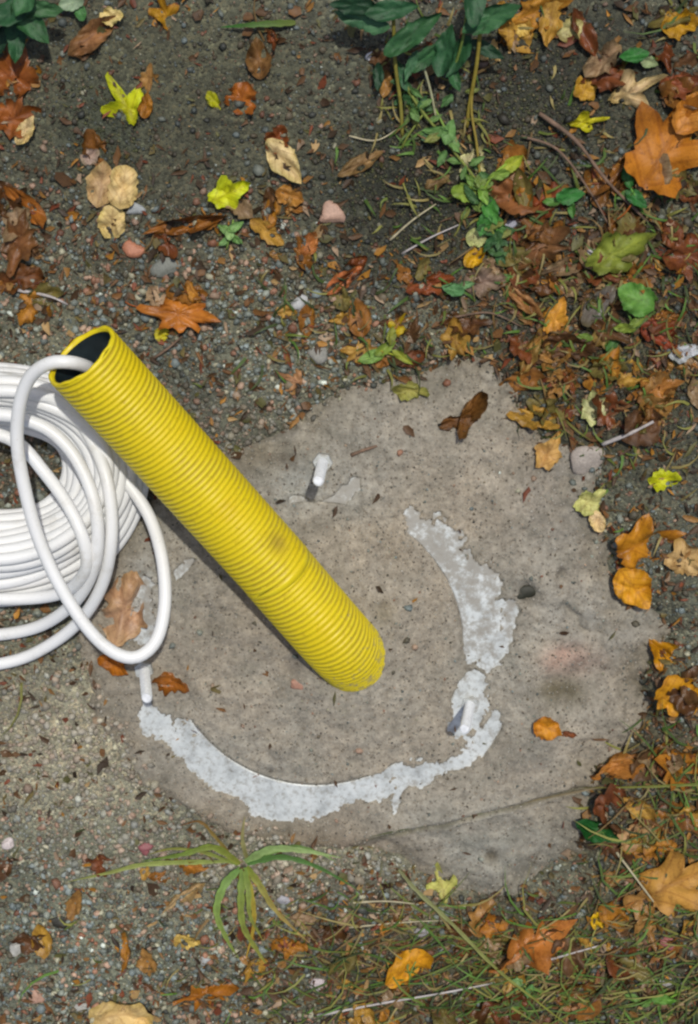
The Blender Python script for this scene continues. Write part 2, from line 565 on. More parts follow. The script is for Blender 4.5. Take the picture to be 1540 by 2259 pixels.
def conc_h(x, y):
    x, y = np.asarray(x, float), np.asarray(y, float)
    sd = sdist(x, y) + 0.02 * fbm(x, y, 24, 4, 3) + 0.008 * fbm(x, y, 130, 3, 9)
    rough_ = 0.0022 * fbm(x, y, 60, 3, 8) + 0.0012 * fbm(x, y, 180, 2, 19)
    z = 0.008 + 0.008 * fbm(x, y, 9, 3, 5) + 0.006 * fbm(x, y, 24, 2, 15)
    r = np.hypot(x - RING_C.x, y - RING_C.y) + 0.004 * fbm(x, y, 20, 2, 14)
    r0 = np.hypot(x - RING_C.x, y - RING_C.y)
    band = smooth(0.126, 0.145, r0) * smooth(0.25, 0.214, r0)
    z = z * (1 - band) + (0.0072 + 0.0016 * fbm(x, y, 16, 2, 25)) * band + rough_ + 0.004 * np.exp(-((r - 0.232) / 0.02) ** 2)
    z = z + 0.008 * smooth(R_IN - 0.01, 0.05, r0)
    on_plate = smooth(R_IN - 0.004, R_IN + 0.001, r0) * smooth(R_OUT + 0.004, R_OUT - 0.001, r0)
    bare = smooth(-0.12, 0.12, bare_mask(x, y)) * on_plate
    z = z - 0.0065 * bare
    jt = (x - JA.x) * _jd.x + (y - JA.y) * _jd.y
    jn = (x - JA.x) * _jn.x + (y - JA.y) * _jn.y + 0.002 * fbm(x, y, 40, 2, 21)
    on = smooth(0, 0.04, jt) * smooth(_jl + 0.01, _jl - 0.01, jt)
    z = z - 0.007 * np.exp(-(jn / 0.0028) ** 2) * on - 0.006 * smooth(0, 0.008, jn)
    for (px, py, rad, dep) in ((1160, 1305, 0.011, 0.011), (1236, 1262, 0.006, 0.006), (1235, 1520, 0.024, 0.006), (840, 1345, 0.012, 0.006),
                               (650, 1455, 0.012, 0.005), (1085, 1890, 0.007, 0.006)):
        c = at(px, py)
        z = z - dep * np.exp(-(((x - c.x) ** 2 + (y - c.y) ** 2) / rad ** 2) ** 1.5)
    # crack
    a, b = at(1236, 1318), at(1298, 1400)
    e = b - a; L = e.length; e = e / L
    t = (x - a.x) * e.x + (y - a.y) * e.y
    q = (x - a.x) * -e.y + (y - a.y) * e.x + 0.005 * fbm(x, y, 60, 2, 4)
    z = z - 0.006 * np.exp(-(q / 0.003) ** 2) * smooth(0, 0.01, t) * smooth(L, L - 0.01, t)
    edge = - 0.009 * smooth(0.045, -0.005, sd) - 0.06 * smooth(0.004, -0.05, sd) - 0.2 * smooth(-0.02, -0.06, sd)
    lid = smooth(R_IN - 0.012, R_IN - 0.004, r0) * smooth(R_OUT + 0.016, R_OUT + 0.005, r0) * (1 - bare)
    zz = z + edge
    zz = zz + lid * np.maximum(0, PLATE_Z + 0.0016 + rough_ * 0.4 - zz)
    return zz, sd

def soil_h(x, y):
    x, y = np.asarray(x, float), np.asarray(y, float)
    sd = sdist(x, y)
    u, v = proj(x, y)
    z = 0.004 + 0.008 * fbm(x, y, 6, 4, 31) + 0.0022 * fbm(x, y, 55, 3, 37)
    z = z + 0.016 * smooth(1150, 1540, u) + 0.01 * smooth(700, 200, v)
    z = z * smooth(0.03, -0.05, sd) - 0.022 * smooth(-0.012, 0.03, sd)
    z = z + 0.006 * fbm(x, y, 38, 3, 41) * np.exp(-(sd / 0.03) ** 2)
    # sand and grit washed over the slab's lower left
    wash = blobs(u, v, [(190, 1640, 190, 150, 1.0), (420, 1850, 260, 70, 0.9), (800, 1950, 200, 70, 0.6)])
    z = z + 0.02 * wash * smooth(-0.01, 0.02, sd)
    far = np.maximum(np.abs(x) - 0.6, 0) + np.maximum(np.abs(y) - 0.8, 0)
    return z + 0.05 * np.minimum(far, 4) * fbm(x, y, 0.9, 3, 77)

def ground_z(x, y):
    x, y = np.atleast_1d(x).astype(float), np.atleast_1d(y).astype(float)
    return np.maximum(conc_h(x, y)[0], soil_h(x, y))

def gz(p):
    return float(ground_z(p.x, p.y)[0])

def on_ground(px, py, lift=0.0):
    p = at(px, py, 0.0)
    z = gz(p)
    p = at(px, py, z + lift)
    return p

# zones of the ground, in the photograph's layout
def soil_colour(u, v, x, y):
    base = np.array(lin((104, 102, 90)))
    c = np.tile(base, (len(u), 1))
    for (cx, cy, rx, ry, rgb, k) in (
            (330, 200, 520, 330, (80, 77, 62), 1.0), (900, 440, 260, 230, (37, 38, 30), 0.95), (1300, 150, 330, 230, (50, 49, 39), 0.9),  # upper zones: dark soil, deepened further to paint in the flash falloff
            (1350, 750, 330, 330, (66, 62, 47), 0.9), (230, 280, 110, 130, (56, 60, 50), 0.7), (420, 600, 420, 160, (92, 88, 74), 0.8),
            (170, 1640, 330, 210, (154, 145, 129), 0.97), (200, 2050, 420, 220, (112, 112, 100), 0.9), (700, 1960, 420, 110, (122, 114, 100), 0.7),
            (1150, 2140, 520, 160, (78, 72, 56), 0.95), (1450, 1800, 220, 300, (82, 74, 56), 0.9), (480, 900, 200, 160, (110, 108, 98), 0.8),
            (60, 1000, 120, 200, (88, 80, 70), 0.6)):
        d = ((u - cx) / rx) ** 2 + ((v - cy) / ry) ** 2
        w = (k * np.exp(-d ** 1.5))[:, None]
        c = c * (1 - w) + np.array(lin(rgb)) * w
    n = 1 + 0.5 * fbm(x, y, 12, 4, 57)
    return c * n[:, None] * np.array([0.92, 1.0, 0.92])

def axis(lo, hi, step, far):
    inner = np.arange(lo, hi + step / 2, step)
    out, s, p = [], step * 2, hi
    while p < far:
        p += s; s *= 1.35; out.append(p)
    out2, s, p = [], step * 2, lo
    while p > -far:
        p -= s; s *= 1.35; out2.append(p)
    return np.concatenate([out2[::-1], inner, out])

# ground sheet
gx, gy = axis(-0.43, 0.43, 0.0042, 40), axis(-0.66, 0.58, 0.0042, 40)
X, Y = np.meshgrid(gx, gy)
x, y = X.ravel(), Y.ravel()
u, v = proj(x, y)
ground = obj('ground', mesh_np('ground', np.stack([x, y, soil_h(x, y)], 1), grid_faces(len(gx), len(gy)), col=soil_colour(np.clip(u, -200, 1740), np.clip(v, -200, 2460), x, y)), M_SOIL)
tag(ground, kind='structure')

# concrete footing
lo, hi = CONC_W.min(0) - 0.05, CONC_W.max(0) + 0.05
cx_, cy_ = np.arange(lo[0], hi[0], 0.0019), np.arange(lo[1], hi[1], 0.0019)
X, Y = np.meshgrid(cx_, cy_)
x, y = X.ravel(), Y.ravel()
z, sd = conc_h(x, y)
u, v = proj(x, y)
cc = np.tile(np.array(lin((157, 149, 135))), (len(x), 1))
for (px, py, rx, ry, rgb, k) in ((1260, 1450, 60, 34, (190, 152, 134), 0.75), (1235, 1525, 55, 38, (104, 94, 70), 0.75), (1240, 1080, 110, 90, (148, 143, 134), 0.8),
                                 (1350, 1350, 140, 80, (160, 157, 148), 0.7), (1100, 1880, 240, 130, (146, 143, 132), 0.8), (700, 1080, 140, 70, (156, 154, 146), 0.8),
                                 (1160, 1305, 18, 18, (48, 46, 34), 0.9), (1236, 1262, 11, 11, (70, 66, 56), 0.9), (840, 1345, 22, 26, (112, 106, 88), 0.7),
                                 (652, 1455, 26, 26, (118, 112, 104), 0.7), (310, 1300, 40, 90, (176, 178, 176), 0.7), (640, 1860, 260, 40, (136, 122, 106), 0.7),
                                 (1085, 1888, 14, 18, (84, 78, 64), 0.8), (620, 1010, 40, 14, (112, 106, 98), 0.7), (790, 995, 26, 10, (82, 72, 60), 0.0)):
    w = k * np.exp(-((((u - px) / rx) ** 2 + ((v - py) / ry) ** 2) ** 1.3))
    w = np.clip(w * (1 + 0.9 * fbm(x, y, 45, 3, 61)), 0, 1)[:, None]
    cc = cc * (1 - w) + np.array(lin(rgb)) * w
w = (smooth(0.055, -0.005, sd) * np.clip(0.62 + 0.9 * fbm(x, y, 34, 4, 83), 0, 1))[:, None]
cc = cc * (1 - 0.75 * w) + np.array(lin((112, 104, 86))) * 0.75 * w
jt = (x - JA.x) * _jd.x + (y - JA.y) * _jd.y
jn = (x - JA.x) * _jn.x + (y - JA.y) * _jn.y + 0.002 * fbm(x, y, 40, 2, 21)
w = (np.exp(-(jn / 0.0026) ** 2) * smooth(0, 0.03, jt) * smooth(_jl + 0.01, _jl - 0.01, jt) * np.clip(0.75 + 0.9 * fbm(x, y, 35, 2, 23), 0, 1))[:, None]
cc = cc * (1 - 0.8 * w) + np.array(lin((92, 90, 68))) * 0.8 * w
cc *= (1 + 0.16 * fbm(x, y, 22, 4, 71))[:, None]
cc *= (1 + 0.10 * fbm(x, y, 90, 3, 73))[:, None] * (1 + 0.05 * fbm(x, y, 12, 2, 79)[:, None] * np.array([1, 0, -1]))
footing = bpy.data.objects.new('concrete_footing', None)
COL.objects.link(footing)
footing.location = (RING_C.x, RING_C.y, 0)
tag(footing, 'weathered grey-brown concrete footing around the base of the yellow conduit', 'footing')
def under(o, root):
    o.parent = root
    o.matrix_parent_inverse = Matrix.Translation(-Vector(root.location))
    return o
under(obj('slab', mesh_np('slab', np.stack([x, y, z], 1), grid_faces(len(cx_), len(cy_)), col=cc), M_CONC), footing)

# galvanised flange ring, half buried in mortar
V, F, C = [], [], []
NR = 160
prof = [(R_IN, -0.008), (R_IN, PLATE_Z - 0.0008), (R_IN + 0.0012, PLATE_Z), (0.5 * (R_IN + R_OUT), PLATE_Z), (R_OUT - 0.0012, PLATE_Z), (R_OUT, PLATE_Z - 0.0008), (R_OUT, -0.008)]
for k in range(NR):
    w = 2 * math.pi * k / NR
    for (r, zz) in prof:
        V.append((r * math.cos(w), r * math.sin(w), zz))
m_ = len(prof)
for k in range(NR):
    for j in range(m_ - 1):
        F.append((k * m_ + j, ((k + 1) % NR) * m_ + j, ((k + 1) % NR) * m_ + j + 1, k * m_ + j + 1))
flange = obj('steel_flange', mesh_np('steel_flange', V, F, smooth_shade=False), M_GALV)
flange.location = (RING_C.x, RING_C.y, 0)
tag(flange, 'blue-grey galvanised steel flange ring half buried in the concrete around the conduit', 'flange')

# anchor bolts: threaded rods standing in the footing
def threaded_rod(px, py, length, name, label, lean=(0, 0), r=0.0056):
    base = on_ground(px, py)
    root = bpy.data.objects.new(name, None)
    COL.objects.link(root)
    root.location = base
    seg, pitch = 14, 0.0026
    n = int(length / pitch * 4)
    V, F = [], []
    for i in range(n + 1):
        zz = -0.02 + (length + 0.02) * i / n
        for k in range(seg):
            w = 2 * math.pi * k / seg
            ph = (zz / pitch - k / seg) % 1.0
            rr = r - 0.0012 * (1 - abs(ph * 2 - 1))
            if zz > length - 0.0015:
                rr -= 0.0008
            V.append((rr * math.cos(w) + lean[0] * zz, rr * math.sin(w) + lean[1] * zz, zz))
    for i in range(n):
        for k in range(seg):
            F.append((i * seg + k, i * seg + (k + 1) % seg, (i + 1) * seg + (k + 1) % seg, (i + 1) * seg + k))
    F.append(tuple(n * seg + k for k in range(seg)))
    o = obj('threaded_shaft', mesh_np('threaded_shaft', V, F, smooth_shade=False), M_ZINC, root)
    # thin lock nut seated at the foot
    Vn, Fn = [], []
    for zz, rr in ((-0.002, 0.0098), (0.004, 0.0102), (0.0065, 0.0095)):
        for k in range(6):
            w = math.pi / 3 * k + px
            Vn.append((rr * math.cos(w), rr * math.sin(w), zz))
    for j in range(2):
        for k in range(6):
            Fn.append((j * 6 + k, j * 6 + (k + 1) % 6, (j + 1) * 6 + (k + 1) % 6, (j + 1) * 6 + k))
    Fn.append(tuple(12 + k for k in range(6)))
    obj('nut', mesh_np('nut', Vn, Fn, smooth_shade=False), M_GALV, root)
    tag(root, label, 'bolt', 'anchor bolts of the footing')
    return root

threaded_rod(712, 1018, 0.092, 'anchor_bolt', 'galvanised anchor bolt standing in the concrete above the conduit', (-0.03, 0))
threaded_rod(1037, 1552, 0.092, 'anchor_bolt', 'galvanised anchor bolt in the white ring to the right of the conduit base', (-0.12, 0.06))
threaded_rod(318, 1475, 0.092, 'anchor_bolt', 'bright galvanised anchor bolt just below the hanging white cable loop', (0.14, 0.0))

# ------------------------------------------------------------------ yellow conduit
RO = 0.0364
ctrl = [(800, 1470, -0.045), (782, 1452, -0.004), (752, 1422, 0.036), (702, 1366, 0.060), (612, 1262, 0.078), (600, 1247, 0.081), (470, 1103, 0.102), (320, 938, 0.130), (180, 786, 0.164)]
axis_path = resample(catmull([at(px, py, zz) for px, py, zz in ctrl], 20), 0.0005)
conduit = bpy.data.objects.new('yellow_conduit', None)
COL.objects.link(conduit)
conduit.location = at(785, 1440, 0)
tag(conduit, 'yellow corrugated plastic conduit rising out of the concrete footing', 'conduit')
PITCH, AMP = 0.0056, 0.0012
fr = frames(axis_path)
SEG = 56
step = sum((b - a).length for a, b in zip(axis_path, axis_path[1:])) / (len(axis_path) - 1)
tdir = fr[-1][0]
V, F = [], []
npth = len(axis_path)
dent = at(618, 1196, 0.112)
gcol = []
for i, p in enumerate(axis_path):
    t, a, b = fr[i]
    ph = (i * step / PITCH) % 1.0
    prof = 0.5 + 0.5 * math.tanh(2.6 * math.cos(2 * math.pi * ph)) / math.tanh(2.6)
    r = RO - AMP * (1 - prof)
    for k in range(SEG):
        w = 2 * math.pi * k / SEG
        d = a * math.cos(w) + b * math.sin(w)
        q = p + d * r
        dd = (q - dent).length
        q -= d * 0.0026 * math.exp(-(dd / 0.012) ** 2)
        V.append(q)
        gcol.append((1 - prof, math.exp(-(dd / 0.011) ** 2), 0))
for i in range(npth - 1):
    for k in range(SEG):
        F.append((i * SEG + k, i * SEG + (k + 1) % SEG, (i + 1) * SEG + (k + 1) % SEG, (i + 1) * SEG + k))
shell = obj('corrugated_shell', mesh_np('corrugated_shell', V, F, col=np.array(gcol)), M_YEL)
under(shell, conduit)
# sawn rim and smooth dark bore
t, a, b = fr[-1]
p = axis_path[-1]
rim_path = [(RO - 0.0004, 0.0), (RO - 0.0006, 0.0012), (RO - 0.0025, 0.0016), (RO - 0.0042, 0.001), (RO - 0.0044, -0.004)]
V, F = [], []
for (r, s) in rim_path:
    for k in range(SEG):
        w = 2 * math.pi * k / SEG
        V.append(p + (a * math.cos(w) + b * math.sin(w)) * r + t * (s + 0.0007 * math.sin(5 * w) + 0.0004 * math.sin(13 * w)))
for j in range(len(rim_path) - 1):
    for k in range(SEG):
        F.append((j * SEG + k, j * SEG + (k + 1) % SEG, (j + 1) * SEG + (k + 1) % SEG, (j + 1) * SEG + k))
under(obj('sawn_rim', mesh_np('sawn_rim', V, F), M_YEL), conduit)
V, F = [], []
idx = list(range(npth - 1, 10, -12))
for j, i in enumerate(idx):
    t, a, b = fr[i]
    r = RO - 0.0046 - (0.0006 if j % 2 else 0) - (0.003 if j > 8 else 0)
    for k in range(SEG):
        w = 2 * math.pi * k / SEG
        V.append(axis_path[i] + (a * math.cos(w) + b * math.sin(w)) * r - t * 0.002)
for j in range(len(idx) - 1):
    for k in range(SEG):
        F.append((j * SEG + k, j * SEG + (k + 1) % SEG, (j + 1) * SEG + (k + 1) % SEG, (j + 1) * SEG + k))
under(obj('inner_wall', mesh_np('inner_wall', V, F), M_INNER), conduit)
PIPE_END, PIPE_T = axis_path[-1].copy(), fr[-1][0].copy()
PIPE_A, PIPE_B = fr[-1][1].copy(), fr[-1][2].copy()

# ------------------------------------------------------------------ white cable
CR = 0.0062
coil = bpy.data.objects.new('white_cable_coil', None)
COL.objects.link(coil)
coil.location = on_ground(-20, 1050)
tag(coil, 'coil of thick white cable with loose loops, leaning against the yellow conduit', 'cable')

def strand(name, pts, closed=False, r=CR, per=8):
    path = catmull(pts, per) if not closed else pts
    if not closed:
        path = resample(path, 0.006)
    return under(obj(name, tube_mesh(name, path, r, 14, closed), M_CABLE), coil)

rnd = random.Random(5)
def winding(f, z):
    rx, rt, rb = 185 + 165 * f, 112 + 118 * f, 100 + 188 * f
    n = 90
    ph, wob = rnd.uniform(0, 6.28), rnd.uniform(2, 8)
    pts = []
    for k in range(n):
        w = 2 * math.pi * k / n
        px = -30 + rx * math.cos(w) + wob * math.sin(2 * w + ph)
        s = math.sin(w)
        py = 1040 + (rb if s > 0 else rt) * s + wob * math.cos(3 * w + ph)
        g = gz(at(px, py, 0)) if k % 6 == 0 else None
        pts.append((px, py, z + 0.0012 * math.sin(3 * w + ph)))
    return [at(*q) for q in pts]

Z0 = 0.013
NT = 13
for i in range(NT):
    lev = min(i, NT - 1 - i)
    strand('winding', winding(i / (NT - 1.0), Z0 + 0.0095 * lev), True)
for i in range(3):
    strand('winding', winding((i + 5.0) / (NT - 1.0), Z0 + 0.006 + 0.012 * (1 if i == 1 else 0)), True)

def P(px, py, z):
    return at(px, py, z)
strand('loose_loop', [P(-90, 872, .075), P(0, 862, .08), P(70, 868, .078), P(125, 884, .072), P(168, 920, .066), P(206, 978, .068), P(234, 1050, .082), P(246, 1130, .085), P(244, 1210, .080),
                      P(227, 1285, .062), P(192, 1350, .042), P(140, 1402, .026), P(65, 1446, .015), P(-10, 1466, .013), P(-110, 1474, .012)])
strand('loose_loop', [P(-90, 925, .08), P(0, 915, .085), P(62, 928, .085), P(116, 954, .084), P(164, 1006, .086), P(198, 1075, .09), P(215, 1150, .093), P(212, 1230, .085),
                      P(190, 1292, .065), P(150, 1342, .045), P(85, 1382, .024), P(0, 1400, .014), P(-110, 1404, .013)])
strand('loose_loop', [P(-90, 965, .07), P(-20, 955, .07), P(45, 982, .066), P(96, 1040, .07), P(142, 1102, .082), P(178, 1172, .092), P(192, 1232, .088), P(184, 1268, .076), P(150, 1302, .058), P(90, 1318, .046), P(0, 1322, .042), P(-90, 1320, .04)])
# the loop that comes out of the conduit's mouth and hangs lowest
inside = PIPE_END - PIPE_T * 0.10 - PIPE_A * 0.02
low = PIPE_END - PIPE_T * 0.03
LA = [inside, P(216, 826, .128), P(188, 808, .148), P(150, 799, .162), P(108, 802, .160), P(68, 830, .150), P(44, 890, .138), P(38, 975, .126), P(55, 1080, .118), P(86, 1190, .115),
      P(132, 1292, .115), P(190, 1382, .116), P(246, 1436, .116), P(300, 1450, .113), P(345, 1412, .106), P(364, 1330, .094), P(358, 1235, .076),
      P(334, 1150, .058), P(296, 1085, .048), P(255, 1035, .044), P(220, 985, .044), P(190, 925, .048), P(150, 880, .06), P(80, 850, .066), P(0, 842, .066), P(-90, 850, .06)]
strand('loose_loop', LA)

# ------------------------------------------------------------------ gravel
def ico(sub):
    import bmesh
    bm = bmesh.new()
    bmesh.ops.create_icosphere(bm, subdivisions=sub, radius=1.0)
    V = np.array([v.co[:] for v in bm.verts])
    F = np.array([[v.index for v in f.verts] for f in bm.faces])
    bm.free()
    return V, F

PAL = np.array([lin(c) for c in ((118, 118, 115), (140, 138, 132), (98, 100, 100), (128, 132, 136), (160, 128, 112), (150, 104, 86), (128, 82, 64), (172, 160, 142),
                                 (70, 68, 64), (205, 202, 198), (108, 92, 76), (88, 78, 66), (176, 138, 122))]) * np.array([0.88, 0.98, 0.88])
PW = np.array([12, 9, 10, 7, 6, 4, 3.2, 5, 9, 0.8, 9, 9, 3.5]); PW = PW / PW.sum()
PWD = np.array([6, 3, 8, 3, 2, 2, 2, 2, 14, 0.5, 12, 16, 1]); PWD = PWD / PWD.sum()

def rand_rot(n):
    q = RNG.normal(size=(n, 4)); q /= np.linalg.norm(q, axis=1)[:, None]
    w, x, y, z = q.T
    return np.stack([np.stack([1 - 2 * (y * y + z * z), 2 * (x * y - z * w), 2 * (x * z + y * w)], -1),
                     np.stack([2 * (x * y + z * w), 1 - 2 * (x * x + z * z), 2 * (y * z - x * w)], -1),
                     np.stack([2 * (x * z - y * w), 2 * (y * z + x * w), 1 - 2 * (x * x + y * y)], -1)], 1)

GRAVEL_Z = [(330, 200, 560, 320, 0.45), (450, 640, 520, 200, 0.95), (480, 900, 260, 180, 1.0), (200, 1650, 330, 190, 0.8), (250, 2060, 620, 290, 1.0),
            (900, 430, 240, 180, 0.2), (1300, 150, 330, 240, 0.25), (1350, 700, 320, 330, 0.35), (1200, 2150, 480, 160, 0.5), (1460, 1800, 160, 300, 0.4), (60, 1000, 140, 180, 0.9), (60,1340,140,60,.9)]

COMPACT = [(z_ if i_ else (330, 190, 560, 330, 0.13)) for i_, z_ in enumerate(GRAVEL_Z)]

def scatter(n, zone, base=0.4, conc=0.02):
    out = []
    got = 0
    while got < n:
        x, y = RNG.uniform(-0.42, 0.42, n * 3), RNG.uniform(-0.64, 0.56, n * 3)
        u, v = proj(x, y)
        w = blobs(u, v, zone, base)
        d = conc_h(x, y)[0] - soil_h(x, y)
        w = np.where(d > 0.0, np.maximum(conc, w * smooth(0.011, 0.0, d) * 0.85), w)
        k = RNG.random(n * 3) < w
        out.append(np.stack([x[k], y[k]], 1)); got += k.sum()
    return np.concatenate(out)[:n]

def pebbles(n, rmin, rmax, sub, zone, base, conc, power=2.0, sink=0.25):
    V0, F0 = ico(sub)
    xy = scatter(n, zone, base, conc)
    n = len(xy)
    r = rmin + (rmax - rmin) * RNG.random(n) ** power
    R = rand_rot(n)
    lump = 1 + 0.22 * RNG.normal(size=(n, len(V0))).clip(-1.5, 1.5) * (1.0 if sub == 1 else 0.6)
    ax = np.stack([np.ones(n), RNG.uniform(0.6, 1, n), RNG.uniform(0.5, 0.9, n)], 1)
    L = V0[None] * lump[..., None] * ax[:, None, :]
    W = np.einsum('nij,nkj->nki', R, L)
    W[..., 2] *= 0.75
    W *= r[:, None, None]
    z = ground_z(xy[:, 0], xy[:, 1])
    W[..., 0] += xy[:, 0, None]; W[..., 1] += xy[:, 1, None]; W[..., 2] += (z + r * (0.5 - sink))[:, None]
    u, v = proj(xy[:, 0], xy[:, 1])
    dark = blobs(u, v, [(900, 430, 300, 230, 1), (1300, 150, 400, 260, 0.9), (1350, 720, 340, 350, 0.8), (1200, 2160, 500, 150, 0.6), (1460, 1800, 200, 300, 0.6), (330, 200, 500, 320, 0.75)], 0.0)
    ci = np.where(RNG.random(n) < dark, RNG.choice(len(PAL), n, p=PWD), RNG.choice(len(PAL), n, p=PW))
    sand = blobs(u, v, [(170, 1620, 330, 190, 1.0), (560, 1870, 420, 90, 0.85), (520, 970, 200, 110, .7)], 0.0)[:, None]
    c = PAL[ci]
    c = c * (1 - 0.72 * sand) + np.array(lin((158, 148, 131))) * 0.72 * sand
    c = c * np.clip(1 + 0.55 * fbm(xy[:, 0], xy[:, 1], 11, 3, 57), 0.5, 1.5)[:, None]      # damp and dusty patches
    c = c * RNG.uniform(0.75, 1.2, (n, 1)) * (1 - 0.6 * dark[:, None])
    F = (F0[None] + (np.arange(n) * len(V0))[:, None, None]).reshape(-1, 3)
    return W.reshape(-1, 3), F, np.repeat(c, len(V0), 0)

def join(sets):
    V, F, C, o = [], [], [], 0
    for v, f, c in sets:
        V.append(v); F.append(f + o); C.append(c); o += len(v)
    return np.concatenate(V), np.concatenate(F), np.concatenate(C)

def octa():
    V = np.array([(1, 0, 0), (-1, 0, 0), (0, 1, 0), (0, -1, 0), (0, 0, 1), (0, 0, -1)], float)
    F = np.array([(0, 2, 4), (2, 1, 4), (1, 3, 4), (3, 0, 4), (2, 0, 5), (1, 2, 5), (3, 1, 5), (0, 3, 5)])
    return V, F
_ico = ico
def ico(sub):
    return octa() if sub == 0 else _ico(sub)

def slab_grit(n):
    V, F, C = pebbles(n, 0.0006, 0.0017, 0, [], 0.004, 0.5, 1.6, 0.3)
    k = len(V) // 6
    pal = np.array([lin(c) for c in ((158, 150, 136), (140, 132, 118), (172, 166, 154), (118, 110, 96), (150, 138, 120), (128, 126, 116), (92, 84, 72))])
    c = pal[RNG.integers(0, len(pal), k)] * RNG.uniform(0.8, 1.1, (k, 1))
    return V, F, np.repeat(c, 6, 0)

V, F, C = join([pebbles(46000, 0.0009, 0.0022, 0, GRAVEL_Z, 0.6, 0.045, 1.5, 0.3),
                pebbles(11500, 0.0020, 0.0048, 1, COMPACT, 0.22, 0.006, 1.7),
                pebbles(420, 0.0042, 0.0075, 1, COMPACT, 0.2, 0.0, 2.0), slab_grit(16000)])
g = obj('gravel', mesh_np('gravel', V, F, col=C, smooth_shade=False), M_PEB)
tag(g, 'mixed grey and reddish gravel and grit around the concrete footing', 'gravel', kind='stuff')

def stone(px, py, w, h, ang, rgb, label, flat=0.55, seed=0, group=None):
    V0, F0 = _ico(3)
    rr = np.random.default_rng(seed + int(px))
    d = np.zeros(len(V0))
    for k in range(6):
        a = rr.normal(size=3); a /= np.linalg.norm(a)
        d += 0.10 * np.sin(V0 @ a * rr.uniform(2, 5) + rr.uniform(0, 6))
    for k in range(7):                              # broken faces
        a = rr.normal(size=3); a /= np.linalg.norm(a)
        h_ = rr.uniform(0.68, 0.9)
        q = V0 @ a
        d = np.where(q > h_, np.minimum(d, h_ / np.maximum(q, 1e-3) - 1), d)
    s = 0.00045 / 2
    W = V0 * (1 + d)[:, None] * np.array([w * s, h * s, min(w, h) * s * flat])
    ca, sa = math.cos(math.radians(ang)), math.sin(math.radians(ang))
    W = W @ np.array([[ca, sa, 0], [-sa, ca, 0], [0, 0, 1]])
    c = np.array(lin(rgb)) * (1 + 0.18 * fbm(W[:, 0] + px, W[:, 1] + W[:, 2], 200, 3, 5))[:, None]
    o = obj('stone', mesh_np('stone', W, F0, col=c), M_PEB)
    p = on_ground(px, py)
    o.location = p + Vector((0, 0, min(w, h) * s * flat * 0.2))
    return tag(o, label, 'stone', group)

# ------------------------------------------------------------------ leaves
def outline(shape, n, rr):
    """closed outline in leaf units: length 1 along x (-0.5..0.5), width 1 along y"""
    P_ = []
    if shape in ('ovate', 'lance', 'round', 'torn', 'square'):
        ex = {'ovate': (0.75, 1.0), 'lance': (0.9, 0.95), 'round': (0.5, 0.55), 'torn': (0.55, 0.7), 'square': (0.3, 0.32)}[shape]
        m = n // 2
        top = []
        for k in range(m + 1):
            t = k / m
            w = (t ** ex[0]) * ((1 - t) ** ex[1])
            top.append((t - 0.5, w))
        mx = max(w for _, w in top)
        j1, j2 = rr.uniform(0, 6), rr.uniform(0, 6)
        amp = {'torn': 0.16, 'square': 0.05}.get(shape, 0.035)
        for (x, w) in top:
            P_.append((x, 0.5 * w / mx * (1 + amp * math.sin(13 * x + j1) + amp * 0.7 * math.sin(29 * x + j2) + 0.045 * rr.normal())))
        for (x, w) in reversed(top[1:-1]):
            P_.append((x, -0.5 * w / mx * (1 + amp * math.sin(11 * x + j2) + amp * 0.7 * math.sin(31 * x + j1) + 0.045 * rr.normal())))
        P_.reverse()
        return P_
    lobes = {'maple': [(0, 1.0, 21), (58, 0.88, 19), (-58, 0.88, 19), (118, 0.6, 18), (-118, 0.6, 18)],
             'trident': [(5, 1.0, 18), (75, 0.85, 20), (-70, 0.8, 22), (170, 0.45, 30)],
             'oak': [(0, 1.0, 16), (38, 0.74, 12), (-36, 0.72, 12), (75, 0.62, 14), (-78, 0.6, 14), (120, 0.62, 14), (-122, 0.6, 14), (180, 0.95, 16)],
             'lobed': [(0, 1.0, 28), (80, 0.8, 26), (-85, 0.75, 26), (160, 0.75, 26), (-150, 0.65, 22)],
             'rosette': [(0, 1, 20), (52, 0.92, 18), (103, 0.95, 18), (154, 0.9, 18), (-154, 0.93, 18), (-103, 0.9, 18), (-52, 0.96, 18)]}[shape]
    core = {'maple': 0.42, 'trident': 0.3, 'oak': 0.42, 'lobed': 0.5, 'rosette': 0.72}[shape]
    for k in range(n):
        th = 360 * k / n
        r = core
        for (a, L, w) in lobes:
            d = (th - a + 180) % 360 - 180
            r = max(r, core + (L - core) * math.exp(-(abs(d) / w) ** 1.7))
        r *= 1 + 0.04 * math.sin(th * math.pi / 180 * 17 + 1) + 0.05 * rr.normal()
        P_.append((0.5 * r * math.cos(math.radians(th)), 0.5 * r * math.sin(math.radians(th))))
    return P_

